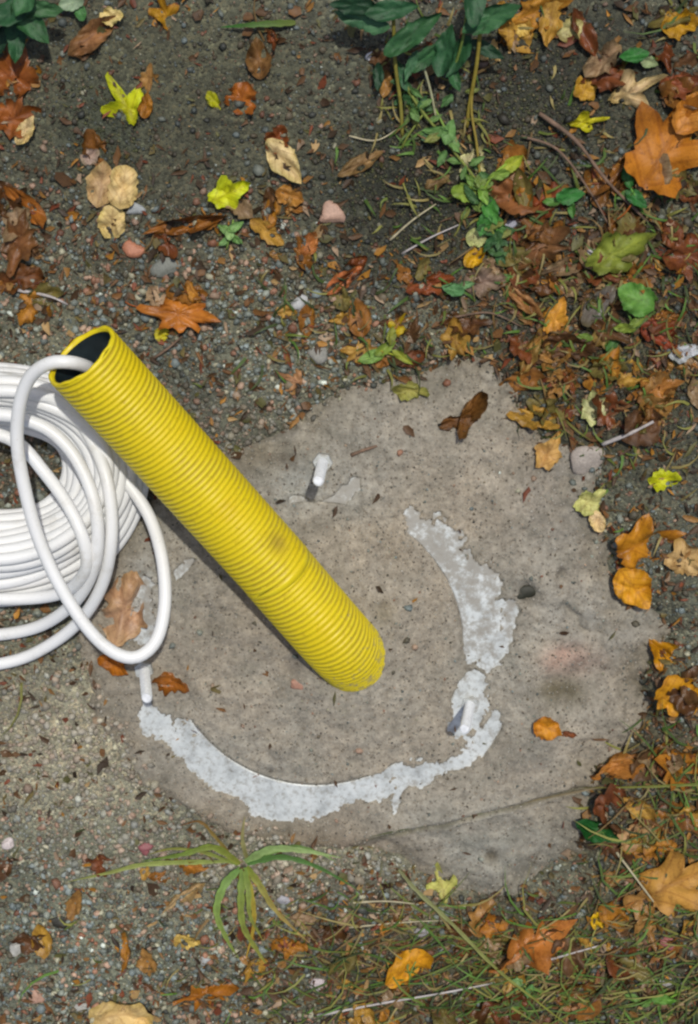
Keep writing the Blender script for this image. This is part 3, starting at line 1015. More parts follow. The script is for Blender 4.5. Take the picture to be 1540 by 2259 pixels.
def leaf_mesh(shape, L, W, rgb, rgb2, seed, cup=0.0, fold=0.0, wave=0.0, curl=0.0):
    """rgb2: colour at the margin"""
    rr = np.random.default_rng(seed)
    n = 44
    ol = np.array(outline(shape, n, rr))
    if shape in ('maple', 'trident', 'oak', 'lobed', 'rosette'):
        ol = ol * np.array([1.0 / np.ptp(ol[:, 0]), 1.0 / np.ptp(ol[:, 1])]) * 1.08
    n = len(ol)
    rings = [0.0, 0.2, 0.4, 0.6, 0.78, 0.92, 1.0]
    V = [np.zeros((1, 2))] + [ol * r for r in rings[1:]]
    UV = np.concatenate(V)
    ring = np.concatenate([[0.0]] + [np.full(n, r) for r in rings[1:]])
    F = [(0, 1 + k, 1 + (k + 1) % n) for k in range(n)]
    for j in range(len(rings) - 2):
        a, b = 1 + j * n, 1 + (j + 1) * n
        for k in range(n):
            F.append((a + k, b + k, b + (k + 1) % n, a + (k + 1) % n))
    x, y = UV[:, 0] * L, UV[:, 1] * W
    m = max(L, W)
    z = fold * np.abs(y) + cup * m * ((UV[:, 0] * 2) ** 2 + (UV[:, 1] * 2) ** 2) * 0.25
    z = z + wave * m * fbm(UV[:, 0] * 3 + seed, UV[:, 1] * 3, 1.3, 2, seed % 97) * (0.3 + ring)
    if curl:
        a = curl * UV[:, 0] * 2
        x = np.sin(a) * L / (2 * curl); z = z + (1 - np.cos(a)) * L / (2 * curl)
    c1, c2 = np.array(lin(rgb)), np.array(lin(rgb2)) * np.array([0.92, 1.08, 0.9])
    k = np.clip(ring ** 2.5 * 0.7 - 0.05 + 0.6 * fbm(UV[:, 0] * 4 + seed * 1.7, UV[:, 1] * 4, 1.0, 3, 3), 0, 1)[:, None]
    c = (c1 * (1 - k) + c2 * k) * np.array([0.84, 0.9, 0.62 + 0.32 * min(1.0, rgb[2] / max(rgb[0], 1) * 1.3)]) * (1 + 0.25 * fbm(UV[:, 0] * 2 - seed, UV[:, 1] * 2, 1.1, 2, 7))[:, None]
    return mesh_np('leaf', np.stack([x, y, z], 1), F, col=c, uv=UV)

S = 0.00045
LEAF_N = [0]
def leaf(px, py, L, W, ang, rgb, rgb2, shape, label, name='fallen_leaf', cup=0.16, fold=0.14, wave=0.24, curl=0.22, tilt=(2, -3), lift=0.003, mat=None, stalk=0, group=None, cat='leaf', parent=None, z=None):
    LEAF_N[0] += 1
    seed = LEAF_N[0] * 13 + int(px)
    me = leaf_mesh(shape, L * S, W * S, rgb, rgb2, seed, cup, fold, wave, curl)
    o = obj(name if parent is None else 'leaf', me, mat or M_LEAF)
    p = on_ground(px, py, lift) if z is None else at(px, py, z)
    o.location = p
    o.rotation_euler = (math.radians(tilt[0]), math.radians(tilt[1]), math.radians(ang))
    if stalk:
        pts = [Vector((-0.46 * L * S, 0, 0.0012)), Vector((-0.5 * L * S - stalk * S * 0.5, stalk * S * 0.08, 0.003)), Vector((-0.5 * L * S - stalk * S, stalk * S * 0.25, 0.001))]
        st = obj('stalk', tube_mesh('stalk', catmull(pts, 5), lambda i: 0.0007, 6, col=np.array(lin(rgb2)) * 0.9), M_BLADE, o)
    if parent is None:
        tag(o, label, cat, group)
    return o

OR, OR2 = (205, 138, 30), (170, 92, 20)
BR, BR2 = (150, 88, 48), (112, 58, 28)
TAN, TAN2 = (205, 168, 122), (178, 132, 88)
CRM, CRM2 = (222, 190, 142), (206, 166, 112)
YEL, YEL2 = (196, 190, 28), (176, 150, 26)
RST, RST2 = (168, 88, 40), (120, 52, 22)

def build_leaves():
    l = leaf
    # top left
    l(205, 78, 130, 52, 38, (158, 108, 74), (120, 80, 52), 'lance', 'long brown leaf with a cream tip near the top left', fold=0.25)
    l(246, 36, 52, 34, 5, (226, 196, 138), (206, 170, 110), 'torn', 'small cream leaf piece overlapping the long brown leaf at the top left', lift=.008)
    l(366, 34, 92, 62, 100, (178, 128, 34), (150, 78, 28), 'trident', 'ochre three-pointed leaf at the top edge of the bare soil')
    l(30, 165, 120, 110, 80, (150, 82, 40), (108, 58, 30), 'lobed', 'large rust-red leaf cut by the left edge under the green plant', mat=M_WET, cup=.2, stalk=30)
    l(30, 262, 120, 80, 20, (156, 84, 34), (110, 56, 24), 'oak', 'brown lobed leaf at the left edge below the rust-red leaf', cup=.2)
    l(58, 286, 70, 34, 58, CRM, CRM2, 'ovate', 'narrow cream leaf lying on the brown leaf at the left edge', lift=.009)
    l(282, 240, 116, 92, 118, YEL, (184, 178, 30), 'trident', 'bright yellow three-lobed leaf alone on the bare soil', tilt=(0, 5))
    l(322, 232, 56, 30, 80, (170, 108, 34), (140, 84, 30), 'ovate', 'small brown leaf beside the yellow three-lobed leaf', lift=.007)
    l(472, 222, 48, 26, -55, (180, 176, 30), (150, 130, 30), 'ovate', 'tiny yellow leaf left of the crumpled rust leaf')
    l(534, 216, 72, 62, 70, (178, 102, 44), (132, 64, 28), 'torn', 'crumpled rust leaf on the bare soil', cup=.5, wave=.35, mat=M_WET)
    l(570, 128, 88, 52, 95, (138, 96, 58), (100, 66, 40), 'ovate', 'dull brown oval leaf near the top of the bare soil', cup=.3)
    l(628, 356, 118, 58, -52, (228, 196, 146), (212, 174, 122), 'ovate', 'pale cream elliptical leaf above the grit band', fold=.3, lift=.006)
    l(612, 305, 64, 46, 60, (142, 74, 40), (108, 54, 28), 'torn', 'crumpled red-brown leaf touching the pale cream leaf', cup=.4, wave=.3)
    l(224, 404, 104, 62, 78, (206, 166, 124), (186, 142, 100), 'ovate', 'tan leaf, left one of the pair of pale leaves', fold=.15)
    l(272, 412, 92, 60, 80, (220, 184, 132), (204, 162, 110), 'square', 'squarish cream leaf, right one of the pair of pale leaves', lift=.007, fold=.15)
    l(248, 488, 76, 58, 85, (222, 188, 134), (206, 168, 112), 'round', 'rounded cream leaf below the pair of pale leaves')
    l(200, 345, 46, 36, 30, (168, 140, 126), (140, 112, 96), 'torn', 'small grey-pink leaf fragment above the tan leaf')
    l(500, 428, 92, 72, 25, (198, 196, 34), (184, 180, 34), 'lobed', 'bright yellow lobed leaf above the long rust leaf', lift=.006)
    l(62, 455, 130, 42, -48, (176, 104, 44), (140, 78, 34), 'lance', 'curved orange-brown leaf at the left edge above the dark brown leaf', curl=.7)
    l(42, 535, 140, 78, 75, (128, 82, 52), (92, 58, 36), 'oak', 'dark brown broad leaf at the left edge', cup=.3, mat=M_WET)
    l(50, 612, 110, 56, 10, (112, 64, 32), (80, 48, 26), 'torn', 'dark rotting leaf at the left edge above the grit', cup=.2)
    l(412, 494, 190, 36, 12, (150, 92, 44), (112, 62, 28), 'lance', 'long narrow rust leaf lying below the yellow lobed leaf', fold=.4, mat=M_WET)
    l(395, 690, 176, 74, -8, (196, 118, 50), (160, 84, 36), 'oak', 'large orange-brown leaf above the mouth of the yellow conduit', cup=.18, mat=M_WET, stalk=30)
    l(345, 655, 56, 42, 120, (190, 156, 128), (160, 120, 92), 'torn', 'small pinkish tan leaf above the large orange-brown leaf')
    l(357, 736, 36, 30, 60, (196, 178, 32), (170, 146, 30), 'round', 'tiny yellow leaf beside the mouth of the conduit')
    l(682, 536, 62, 40, 60, (182, 110, 62), (150, 82, 44), 'ovate', 'small orange-brown leaf below the pinkish stone')
    l(640, 432, 64, 40, -20, (186, 128, 64), (140, 84, 40), 'torn', 'small ochre leaf below the pale cream leaf')
    l(756, 618, 104, 36, 36, (196, 112, 74), (160, 84, 48), 'lance', 'slender orange leaf with pink sheen in the middle of the grit', mat=M_WET)
    l(656, 842, 68, 52, 150, (192, 138, 102), (166, 108, 74), 'trident', 'small salmon leaf at the upper rim of the concrete')
    l(906, 862, 86, 36, -8, (158, 148, 80), (128, 118, 62), 'torn', 'olive yellow leaf at the upper rim of the concrete')
    l(872, 730, 66, 40, 60, (190, 160, 32), (160, 116, 28), 'trident', 'small yellow-orange leaf above the pale green sprig')
    l(1040, 905, 150, 40, 62, (132, 86, 44), (88, 56, 30), 'lance', 'curled brown leaf lying on the upper rim of the concrete', curl=1.1, fold=.6)
    l(1010, 930, 90, 34, 10, (120, 76, 40), (86, 52, 28), 'torn', 'dark brown leaf scrap at the foot of the curled brown leaf', cup=.4)
    l(1208, 1000, 84, 64, 65, (216, 164, 104), (200, 142, 80), 'lobed', 'light orange leaf at the right rim of the concrete near the grey stone', lift=.006)
    l(1298, 1108, 76, 60, 40, (206, 196, 128), (190, 176, 104), 'lobed', 'pale yellow leaf on the rim of the concrete', lift=.006)
    l(1318, 1150, 52, 34, -65, (228, 192, 146), (214, 170, 118), 'round', 'small cream leaf tip under the pale yellow leaf', lift=.008)
    l(1466, 1056, 74, 42, 5, (200, 196, 26), (182, 172, 30), 'torn', 'bright yellow leaf on dark soil at the right edge')
    l(1402, 1205, 150, 116, 20, (196, 128, 34), (158, 88, 24), 'maple', 'orange lobed leaf, upper of the overlapping pair at the right', lift=.007, mat=M_WET, cup=.2)
    l(1398, 1296, 112, 84, -52, (222, 152, 38), (196, 120, 26), 'ovate', 'bright orange leaf, lower of the overlapping pair at the right', lift=.009, fold=.2)
    l(1508, 1232, 96, 88, 30, (206, 166, 116), (168, 116, 66), 'lobed', 'tan leaf at the right edge beside the orange pair', cup=.25)
    l(1456, 1432, 104, 70, -38, (202, 138, 30), (160, 88, 26), 'trident', 'folded orange leaf at the right rim of the concrete', fold=.5, lift=.006, mat=M_WET)
    l(1494, 1532, 104, 96, 10, (220, 152, 36), (192, 116, 28), 'rosette', 'round orange-yellow leaf with crinkled margin at the right edge', cup=.35, wave=.2, lift=.006)
    l(1208, 1606, 68, 58, -20, (214, 140, 40), (176, 92, 34), 'ovate', 'small orange leaf lying alone on the bare concrete', lift=.005, cup=.3)
    l(1252, 1618, 48, 18, -12, (132, 72, 44), (100, 54, 34), 'lance', 'red-brown leaf tip beside the small orange leaf on the concrete')
    l(1366, 1688, 150, 44, 24, (184, 118, 58), (150, 88, 40), 'lance', 'long orange-brown leaf at the lower right rim of the concrete', fold=.4)
    l(1502, 1690, 120, 96, 160, (186, 120, 44), (146, 84, 32), 'oak', 'orange-brown oak-like leaf at the right edge above the green blade', cup=.2)
    l(1318, 1828, 112, 50, -22, (34, 88, 34), (26, 66, 30), 'ovate', 'dark green leaf at the lower right corner of the concrete', mat=M_GREEN, lift=.006)
    l(1400, 1842, 84, 60, 60, (186, 142, 104), (150, 104, 66), 'torn', 'tan leaf scrap beside the dark green leaf')
    l(1474, 1952, 190, 150, 30, (196, 140, 70), (164, 104, 44), 'maple', 'large tan-orange leaf at the lower right edge', lift=.009, cup=.15, wave=.16, stalk=40)
    l(976, 1958, 104, 70, 100, (196, 186, 110), (172, 158, 84), 'trident', 'pale yellow three-pointed leaf at the lower rim of the concrete')
    l(1170, 2082, 230, 96, 34, (186, 114, 58), (150, 82, 36), 'oak', 'large orange-brown leaf near the bottom right', cup=.15, mat=M_WET, stalk=36)
    l(1092, 2046, 84, 66, 110, (178, 112, 40), (146, 80, 30), 'lobed', 'ochre leaf left of the large orange-brown leaf')
    l(904, 2128, 142, 72, 38, (226, 154, 34), (204, 126, 24), 'ovate', 'bright orange elliptical leaf near the bottom centre', lift=.007, fold=.15)
    l(1318, 2030, 34, 44, 0, (226, 178, 20), (200, 140, 20), 'round', 'tiny bright yellow leaf in the litter at the bottom right')
    l(268, 2240, 160, 84, 8, (222, 184, 128), (206, 160, 98), 'square', 'large cream leaf cut by the bottom edge', lift=.006)
    l(414, 2074, 66, 34, -6, (212, 176, 96), (178, 128, 70), 'torn', 'small straw-coloured leaf left of the grass tuft')
    l(452, 2188, 150, 56, 14, (178, 108, 40), (136, 78, 30), 'oak', 'orange-brown leaf below the grass tuft', mat=M_WET)
    l(640, 2085, 88, 44, -8, (176, 112, 36), (134, 80, 28), 'torn', 'ochre leaf right of the grass tuft foot')
    l(408, 1972, 130, 24, 36, (206, 170, 128), (172, 130, 90), 'lance', 'narrow cream leaf strip left of the grass tuft')
    l(420, 1906, 90, 26, -8, (180, 118, 54), (146, 88, 40), 'lance', 'narrow orange leaf under the left grass blades')
    l(380, 1506, 88, 40, -14, (166, 98, 40), (120, 66, 30), 'torn', 'brown leaf beside the anchor bolt under the cable loop', cup=.3, mat=M_WET)
    l(252, 1466, 80, 40, -25, (186, 106, 22), (146, 78, 18), 'ovate', 'orange leaf in the shadow under the white cable loop')
    l(274, 1340, 180, 96, 74, (198, 152, 122), (176, 128, 96), 'torn', 'tan leaf on the concrete inside the hanging white cable loop', mat=M_WET, cup=.05)
    # top right
    l(1455, 350, 220, 180, 60, (198, 122, 40), (158, 84, 26), 'maple', 'large orange maple leaf at the right edge near the top', lift=.01, cup=.14, wave=.15, stalk=40)
    l(1522, 248, 100, 70, 60, (206, 134, 62), (170, 98, 38), 'ovate', 'orange leaf at the right edge above the large maple leaf', lift=.012)
    l(1384, 206, 124, 86, 25, (206, 172, 130), (184, 148, 104), 'trident', 'tan triangular leaf at the top right', lift=.008)
    l(1282, 270, 84, 42, 8, (192, 178, 30), (170, 150, 30), 'trident', 'yellow leaf below the tan triangular leaf')
    l(1290, 198, 56, 54, 40, (196, 146, 52), (160, 108, 40), 'lobed', 'small golden leaf left of the tan triangular leaf')
    l(1086, 116, 70, 48, 140, (210, 172, 122), (180, 136, 92), 'trident', 'small tan leaf right of the broad-leaved green plant')
    l(1040, 362, 74, 58, 60, (212, 196, 152), (186, 168, 118), 'lobed', 'cream leaf beside the bright green sprig')
    l(1496, 186, 90, 50, 15, (134, 68, 40), (100, 50, 30), 'torn', 'dark red leaf at the right edge near the top', cup=.3)
    l(1185, 28, 130, 70, 20, (196, 134, 52), (160, 96, 40), 'oak', 'orange-brown leaf cut by the top edge on the right')
    l(1150, 62, 40, 34, 0, (210, 172, 92), (186, 130, 60), 'round', 'tiny golden leaf under the top edge leaf')
    l(1258, 64, 60, 46, 30, (190, 176, 120), (150, 120, 70), 'torn', 'pale straw leaf scrap near the top right')
    l(1500, 52, 84, 52, 10, (190, 138, 32), (150, 96, 30), 'torn', 'ochre leaf in the top right corner')
    l(1130, 428, 130, 76, 160, (156, 98, 62), (116, 66, 40), 'ovate', 'brown leaf right of the bright green sprig', cup=.25)
    l(1205, 440, 90, 50, 60, (134, 64, 36), (104, 48, 28), 'torn', 'dark red-brown leaf scrap right of the sprig')
    l(1224, 702, 84, 56, 70, (208, 144, 58), (176, 104, 36), 'lobed', 'golden orange leaf in the litter right of centre', lift=.008)
    l(1150, 660, 140, 34, -38, (166, 114, 74), (120, 78, 46), 'lance', 'arched brown leaf left of the golden orange leaf', curl=.9, fold=.5, lift=.008)
    l(1170, 772, 130, 30, 68, (176, 134, 78), (132, 96, 52), 'lance', 'curled straw-brown leaf at the upper right rim of the concrete', curl=.9, fold=.4)
    l(1352, 560, 150, 92, 30, (132, 138, 56), (102, 100, 44), 'lobed', 'broad olive green leaf in the litter at the right', mat=M_GREEN, lift=.01)
    l(1404, 660, 92, 66, 150, (98, 138, 62), (80, 116, 50), 'round', 'bright green round leaf in the litter at the right', mat=M_GREEN, lift=.012)
    l(1440, 858, 120, 70, 20, (172, 112, 58), (124, 74, 38), 'oak', 'brown leaf at the right edge of the litter above the yellow leaf', mat=M_WET)
    l(1312, 902, 76, 60, 100, (200, 192, 142), (168, 160, 104), 'rosette', 'pale greenish-cream leaf in the litter at the right')
    l(1458, 736, 100, 52, -30, (138, 58, 34), (104, 44, 28), 'torn', 'dark red leaf right of the bright green round leaf')
    l(1190, 545, 140, 86, 40, (132, 88, 58), (98, 62, 42), 'oak', 'grey-brown leaf in the litter right of the sprig', cup=.2)
    l(1048, 566, 60, 36, 40, (206, 154, 26), (176, 118, 24), 'ovate', 'small golden leaf under the bright green sprig')
    l(1050, 524, 44, 40, 0, (206, 200, 142), (176, 168, 110), 'round', 'tiny pale leaf above the small golden leaf')
    l(1510, 776, 70, 34, 16, (196, 192, 196), (160, 154, 156), 'torn', 'silvery pale leaf at the right edge', mat=M_WET)
    l(1320, 670, 110, 48, 50, (122, 112, 108), (92, 74, 50), 'torn', 'grey leaf with pale underside in the litter at the right', mat=M_WET, cup=.2)
    l(1070, 620, 96, 58, 10, (150, 122, 106), (112, 84, 66), 'torn', 'grey-pink leaf in the litter above the concrete')
    l(965, 400, 60, 26, 30, (134, 104, 70), (98, 72, 46), 'torn', 'thin dark leaf scrap on the mossy soil')
    l(795, 360, 110, 34, 28, (158, 122, 84), (120, 86, 56), 'lance', 'narrow tan leaf at the edge of the mossy soil')
    l(1340, 740, 84, 40, 20, (150, 120, 70), (112, 86, 48), 'torn', 'straw leaf scrap right of the golden orange leaf')
    l(950, 625, 110, 40, 15, (140, 72, 44), (102, 52, 32), 'torn', 'reddish leaf scrap in the litter above the concrete', mat=M_WET)
build_leaves()

# smaller decaying leaves of the litter: shapes and colours drawn from the same kinds
MARKS = [(205, 78, 'the long brown leaf with a cream tip'), (30, 165, 'the large rust-red leaf'), (282, 240, 'the yellow three-lobed leaf'), (534, 216, 'the crumpled rust leaf'),
         (628, 356, 'the pale cream elliptical leaf'), (248, 430, 'the pair of pale leaves'), (500, 428, 'the yellow lobed leaf'), (395, 690, 'the orange-brown leaf above the conduit'),
         (731, 470, 'the pinkish stone'), (42, 535, 'the dark brown broad leaf'), (412, 494, 'the long narrow rust leaf'), (180, 784, 'the conduit mouth'), (756, 618, 'the slender orange leaf'),
         (950, 60, 'the broad-leaved plant'), (1070, 440, 'the bright green sprig'), (850, 785, 'the yellow-green sprig'), (1455, 350, 'the large maple leaf'), (1384, 206, 'the tan triangular leaf'),
         (1185, 28, 'the orange leaf at the top edge'), (1224, 702, 'the golden orange leaf'), (1352, 560, 'the broad olive leaf'), (1404, 660, 'the bright green round leaf'), (1312, 902, 'the pale greenish-cream leaf'),
         (1440, 858, 'the brown leaf at the right edge'), (1400, 1230, 'the overlapping orange pair'), (1494, 1532, 'the round orange-yellow leaf'), (1502, 1690, 'the oak-like leaf'), (1474, 1952, 'the large tan-orange leaf'),
         (1318, 1828, 'the dark green leaf'), (1170, 2082, 'the large orange-brown leaf'), (904, 2128, 'the bright orange elliptical leaf'), (535, 1990, 'the grass tuft'), (268, 2240, 'the large cream leaf'),
         (452, 2188, 'the orange-brown leaf under the tuft'), (1470, 2205, 'the bright green seedling'), (1008, 640, 'the small green seedling'), (1190, 545, 'the grey-brown leaf'), (1500, 52, 'the ochre corner leaf')]
CN = ['brown', 'rusty brown', 'grey-brown', 'light brown', 'reddish brown', 'ochre', 'olive brown', 'grey-pink', 'dark brown', 'golden brown']
SN = {'torn': 'ragged', 'ovate': 'oval', 'lance': 'narrow', 'oak': 'wavy-edged', 'lobed': 'lobed'}
def leaf_label(px, py, colour, form, L, seen):
    size = 'tiny' if L < 50 else 'small' if L < 72 else 'mid-sized' if L < 96 else 'large'
    for (mx, my, phrase) in sorted(MARKS, key=lambda m: (m[0] - px) ** 2 + (m[1] - py) ** 2)[:6]:
        dx, dy = px - mx, py - my
        rel = ('right of' if dx > 0 else 'left of') if abs(dx) > abs(dy) else ('below' if dy > 0 else 'above')
        for far in (['close ' + rel] if math.hypot(dx, dy) < 110 else ['farther ' + rel]):
            t = '%s %s %s leaf %s %s' % (size, colour, form, far, phrase)
            if t not in seen:
                seen.add(t)
                return t
    return t

def filler():
    rr = random.Random(21)
    areas = [((1080, 1540, 380, 940), 84, 'small decayed leaf in the dense litter right of the concrete', 'decayed leaves of the right litter'),
             ((560, 1080, 440, 800), 24, 'small decayed leaf in the grit between the mossy soil and the concrete', 'decayed leaves above the concrete'),
             ((0, 560, 420, 720), 14, 'small decayed leaf in the grit band at the left', 'decayed leaves of the left grit'),
             ((620, 1540, 2010, 2259), 56, 'small decayed leaf in the litter along the bottom', 'decayed leaves along the bottom'),
             ((1340, 1540, 1350, 2010), 30, 'small decayed leaf in the litter at the lower right edge', 'decayed leaves at the lower right'),
             ((1080, 1540, 0, 380), 18, 'small decayed leaf in the litter at the top right', 'decayed leaves at the top right'),
             ((80, 1000, 0, 400), 6, 'small decayed leaf scrap on the bare soil at the top', 'leaf scraps on the bare soil'),
             ((0, 600, 1880, 2259), 12, 'small decayed leaf on the gravel at the lower left', 'leaves on the lower left gravel')]
    cols = [((132, 84, 44), (96, 60, 32)), ((156, 100, 48), (116, 70, 34)), ((108, 74, 50), (78, 52, 36)), ((168, 120, 70), (130, 86, 48)), ((122, 66, 40), (92, 50, 30)),
            ((176, 116, 44), (140, 84, 34)), ((120, 104, 58), (92, 78, 44)), ((160, 128, 100), (124, 94, 70)), ((98, 62, 38), (70, 44, 28)), ((186, 140, 66), (150, 98, 44))]
    seen = set()
    for (x0, x1, y0, y1), n, label, group in areas:
        k = tries = 0
        while k < n and tries < 600:
            tries += 1
            px, py = rr.uniform(x0, x1), rr.uniform(y0, y1)
            p = at(px, py)
            if ((px - 880) / 230) ** 2 + ((py - 420) / 170) ** 2 < 1 or ((px - 1190) / 150) ** 2 + ((py - 210) / 130) ** 2 < 1:
                continue
            if float(sdist(np.array([p.x]), np.array([p.y]))[0]) > -0.006:
                continue
            a, b = rr.choice(cols)
            L = rr.uniform(34, 92) if px < 1000 else rr.uniform(44, 122)
            sh = rr.choice(['torn', 'torn', 'ovate', 'lance', 'oak', 'lobed'])
            label = leaf_label(px, py, CN[cols.index((a, b))], SN[sh], L, seen)
            leaf(px, py, L, L * rr.uniform(0.35, 0.75), rr.uniform(0, 360), a, b, sh, label, group=group,
                 cup=rr.uniform(0, .4), fold=rr.uniform(0, .4), wave=rr.uniform(.1, .35), tilt=(rr.uniform(-16, 16), rr.uniform(-16, 16)), lift=rr.uniform(0, .004), mat=rr.choice([M_LEAF, M_WET]))
            k += 1
filler()

# crumbs of leaf and bark
def crumbs(n):
    zone = [(1330, 650, 330, 360, 1.0), (900, 600, 330, 200, 0.7), (300, 560, 420, 170, 0.4), (330, 200, 480, 260, 0.08), (1300, 150, 330, 240, 0.22), (900, 2130, 760, 160, 0.95),
            (1460, 1750, 170, 330, 1.0), (200, 2000, 400, 220, 0.1), (200, 1650, 300, 160, 0.12), (480, 900, 200, 140, 0.3), (880, 430, 230, 170, 0.06), (1180, 200, 150, 130, 0.08)]
    xy = scatter(n, zone, 0.3, 0.008)
    n = len(xy)
    base = np.array([(-1, 0, 0), (-0.3, 0.55, 0.15), (0.4, 0.5, 0.1), (1, 0.05, 0.0), (0.35, -0.5, 0.15), (-0.4, -0.45, 0.2), (0, 0, -0.12)], float)
    F0 = np.array([(0, 6, 1), (1, 6, 2), (2, 6, 3), (3, 6, 4), (4, 6, 5), (5, 6, 0)])[:, ::-1]
    L = base[None] * (1 + 0.35 * RNG.normal(size=(n, 7, 3)))
    s = RNG.uniform(0.0018, 0.0095, n) * RNG.uniform(0.4, 1, n)
    asp = RNG.uniform(0.25, 1.0, n)
    L = L * s[:, None, None]
    L[..., 1] *= asp[:, None]
    th, tx, ty = RNG.uniform(0, 6.28, n), RNG.normal(0, 0.35, n), RNG.normal(0, 0.35, n)
    x = L[..., 0] * np.cos(th)[:, None] - L[..., 1] * np.sin(th)[:, None]
    y = L[..., 0] * np.sin(th)[:, None] + L[..., 1] * np.cos(th)[:, None]
    z = L[..., 2] + x * tx[:, None] + y * ty[:, None]
    g = ground_z(xy[:, 0], xy[:, 1]) + RNG.uniform(0.0008, 0.005, n)
    V = np.stack([x + xy[:, 0, None], y + xy[:, 1, None], z + g[:, None]], -1).reshape(-1, 3)
    pal = np.array([lin(c) for c in ((98, 72, 46), (120, 86, 50), (82, 62, 42), (62, 50, 36), (150, 112, 60), (120, 66, 42), (170, 142, 96), (110, 100, 60), (172, 124, 48), (92, 92, 54), (160, 140, 118))])
    pw = np.array([10, 7, 9, 8, 4, 5, 2.5, 4, 2.5, 4, 2]); pw /= pw.sum()
    c = pal[RNG.choice(len(pal), n, p=pw)] * RNG.uniform(0.7, 1.2, (n, 1))
    F = (F0[None] + (np.arange(n) * 7)[:, None, None]).reshape(-1, 3)
    o = obj('leaf_litter', mesh_np('leaf_litter', V, F, col=np.repeat(c, 7, 0)), M_LEAF)
    tag(o, 'brown crumbs of rotting leaves and bark strewn over the soil', 'litter', kind='stuff')
crumbs(13000)

# ------------------------------------------------------------------ grass, plants, twigs
def blade_mesh(path, w, rgb, rgb2, fold=0.35):
    path = catmull(path, 6)
    n = len(path)
    V, F, C = [], [], []
    c1, c2 = np.array(lin(rgb)), np.array(lin(rgb2))
    for i, p in enumerate(path):
        t = (path[min(i + 1, n - 1)] - path[max(i - 1, 0)]).normalized()
        s = t.cross(Vector((0, 0, 1)))
        s = s.normalized() if s.length > 1e-6 else Vector((1, 0, 0))
        up = s.cross(t)
        q = i / (n - 1)
        hw = w * S * 0.27 * min(1, 0.55 + 3 * q) * (1 - q ** 2.2) + 0.0002
        hw *= 1 + 0.18 * math.sin(i * 2.1 + w)
        V += [p - s * hw + up * hw * fold, p, p + s * hw + up * hw * fold]
        cc = (c1 * (1 - q) + c2 * q) * 0.72 * np.array([1.0, 0.95, 0.95])
        C += [cc, cc * 0.8, cc]
    for i in range(n - 1):
        a = i * 3
        F += [(a, a + 1, a + 4, a + 3), (a + 1, a + 2, a + 5, a + 4)]
    return mesh_np('blade', V, F, col=np.array(C))

def px_path(pts):
    out = []
    for (px, py, h) in pts:
        p = on_ground(px, py, h)
        out.append(p)
    return out

def tuft(px, py, blades, label, name='grass_tuft', cat='grass'):
    root = bpy.data.objects.new(name, None)
    COL.objects.link(root)
    root.location = on_ground(px, py)
    tag(root, label, cat)
    for pts, w, a, b in blades:
        under(obj('blade', blade_mesh(px_path(pts), w, a, b), M_BLADE), root)
    return root

G1, G2, G3, G4 = (128, 160, 74), (156, 176, 92), (140, 150, 60), (176, 170, 90)
tuft(535, 1912, [
    ([(530, 1905, .004), (470, 1868, .014), (400, 1885, .016), (312, 1900, .006)], 30, G3, (120, 156, 70)),
    ([(500, 1900, .004), (330, 1905, .012), (240, 1925, .014), (150, 1945, .005)], 22, G2, (160, 168, 96)),
    ([(540, 1900, .004), (600, 1872, .014), (670, 1876, .02), (752, 1892, .018)], 34, (150, 184, 112), (166, 196, 128)),
    ([(545, 1905, .004), (620, 1890, .012), (700, 1912, .014), (800, 1968, .006)], 26, (96, 140, 70), (84, 126, 62)),
    ([(530, 1915, .004), (496, 1950, .018), (478, 2010, .022), (500, 2070, .016), (528, 2116, .006)], 34, (126, 172, 92), (150, 166, 80)),
    ([(536, 1915, .004), (532, 1970, .016), (536, 2040, .018), (570, 2100, .01), (592, 2132, .004)], 30, (120, 156, 70), (168, 168, 80)),
    ([(545, 1912, .004), (572, 1950, .018), (610, 2010, .018), (684, 2082, .006)], 30, (140, 164, 66), (188, 158, 96)),
    ([(540, 1915, .004), (556, 1980, .014), (560, 2040, .012), (542, 2118, .004)], 24, (156, 164, 66), (206, 172, 66)),
    ([(520, 1900, .004), (470, 1840, .014), (440, 1812, .012), (395, 1822, .004)], 14, (150, 140, 70), (132, 84, 44)),
    ([(545, 1895, .004), (535, 1850, .01), (540, 1800, .008)], 18, (146, 148, 92), (166, 162, 110)),
    ([(540, 1914, .004), (548, 1965, .02), (552, 2020, .02), (580, 2075, .008)], 24, (134, 166, 80), (160, 166, 80)),
    ([(525, 1908, .004), (450, 1880, .01), (380, 1872, .01), (330, 1884, .004)], 16, (134, 154, 70), (150, 150, 74)),
    ([(548, 1900, .004), (640, 1868, .01), (700, 1880, .012), (740, 1900, .008)], 18, (120, 160, 84), (140, 176, 104)),
], 'green grass tuft with spreading blades below the concrete footing')
tuft(882, 1918, [
    ([(880, 1918, .004), (920, 1965, .018), (1000, 2040, .026), (1090, 2132, .024), (1180, 2205, .018), (1270, 2275, .008)], 17, (150, 156, 116), (150, 160, 56)),
], 'long green-yellow grass stem running diagonally to the bottom edge', 'grass_sprig')
tuft(1540, 1728, [([(1600, 1726, .012), (1500, 1732, .014), (1400, 1736, .014), (1285, 1738, .006)], 13, (120, 140, 60), (140, 140, 70))], 'thin green blade lying level at the right edge over the litter', 'grass_sprig')
tuft(640, 56, [([(652, 50, .004), (600, 52, .012), (540, 56, .012), (486, 60, .004)], 24, (110, 128, 58), (52, 120, 50))], 'short green grass blade lying on the soil at the top', 'grass_sprig')
tuft(1290, 1742, [([(1330, 1735, .004), (1180, 1765, .003), (1060, 1790, .003)], 9, (152, 140, 112), (128, 122, 88)), ([(1080, 1788, .002), (960, 1815, .003), (815, 1846, .002)], 11, (112, 116, 82), (92, 104, 64))],
     'dry grass stem lying in the joint across the concrete', 'grass_sprig')

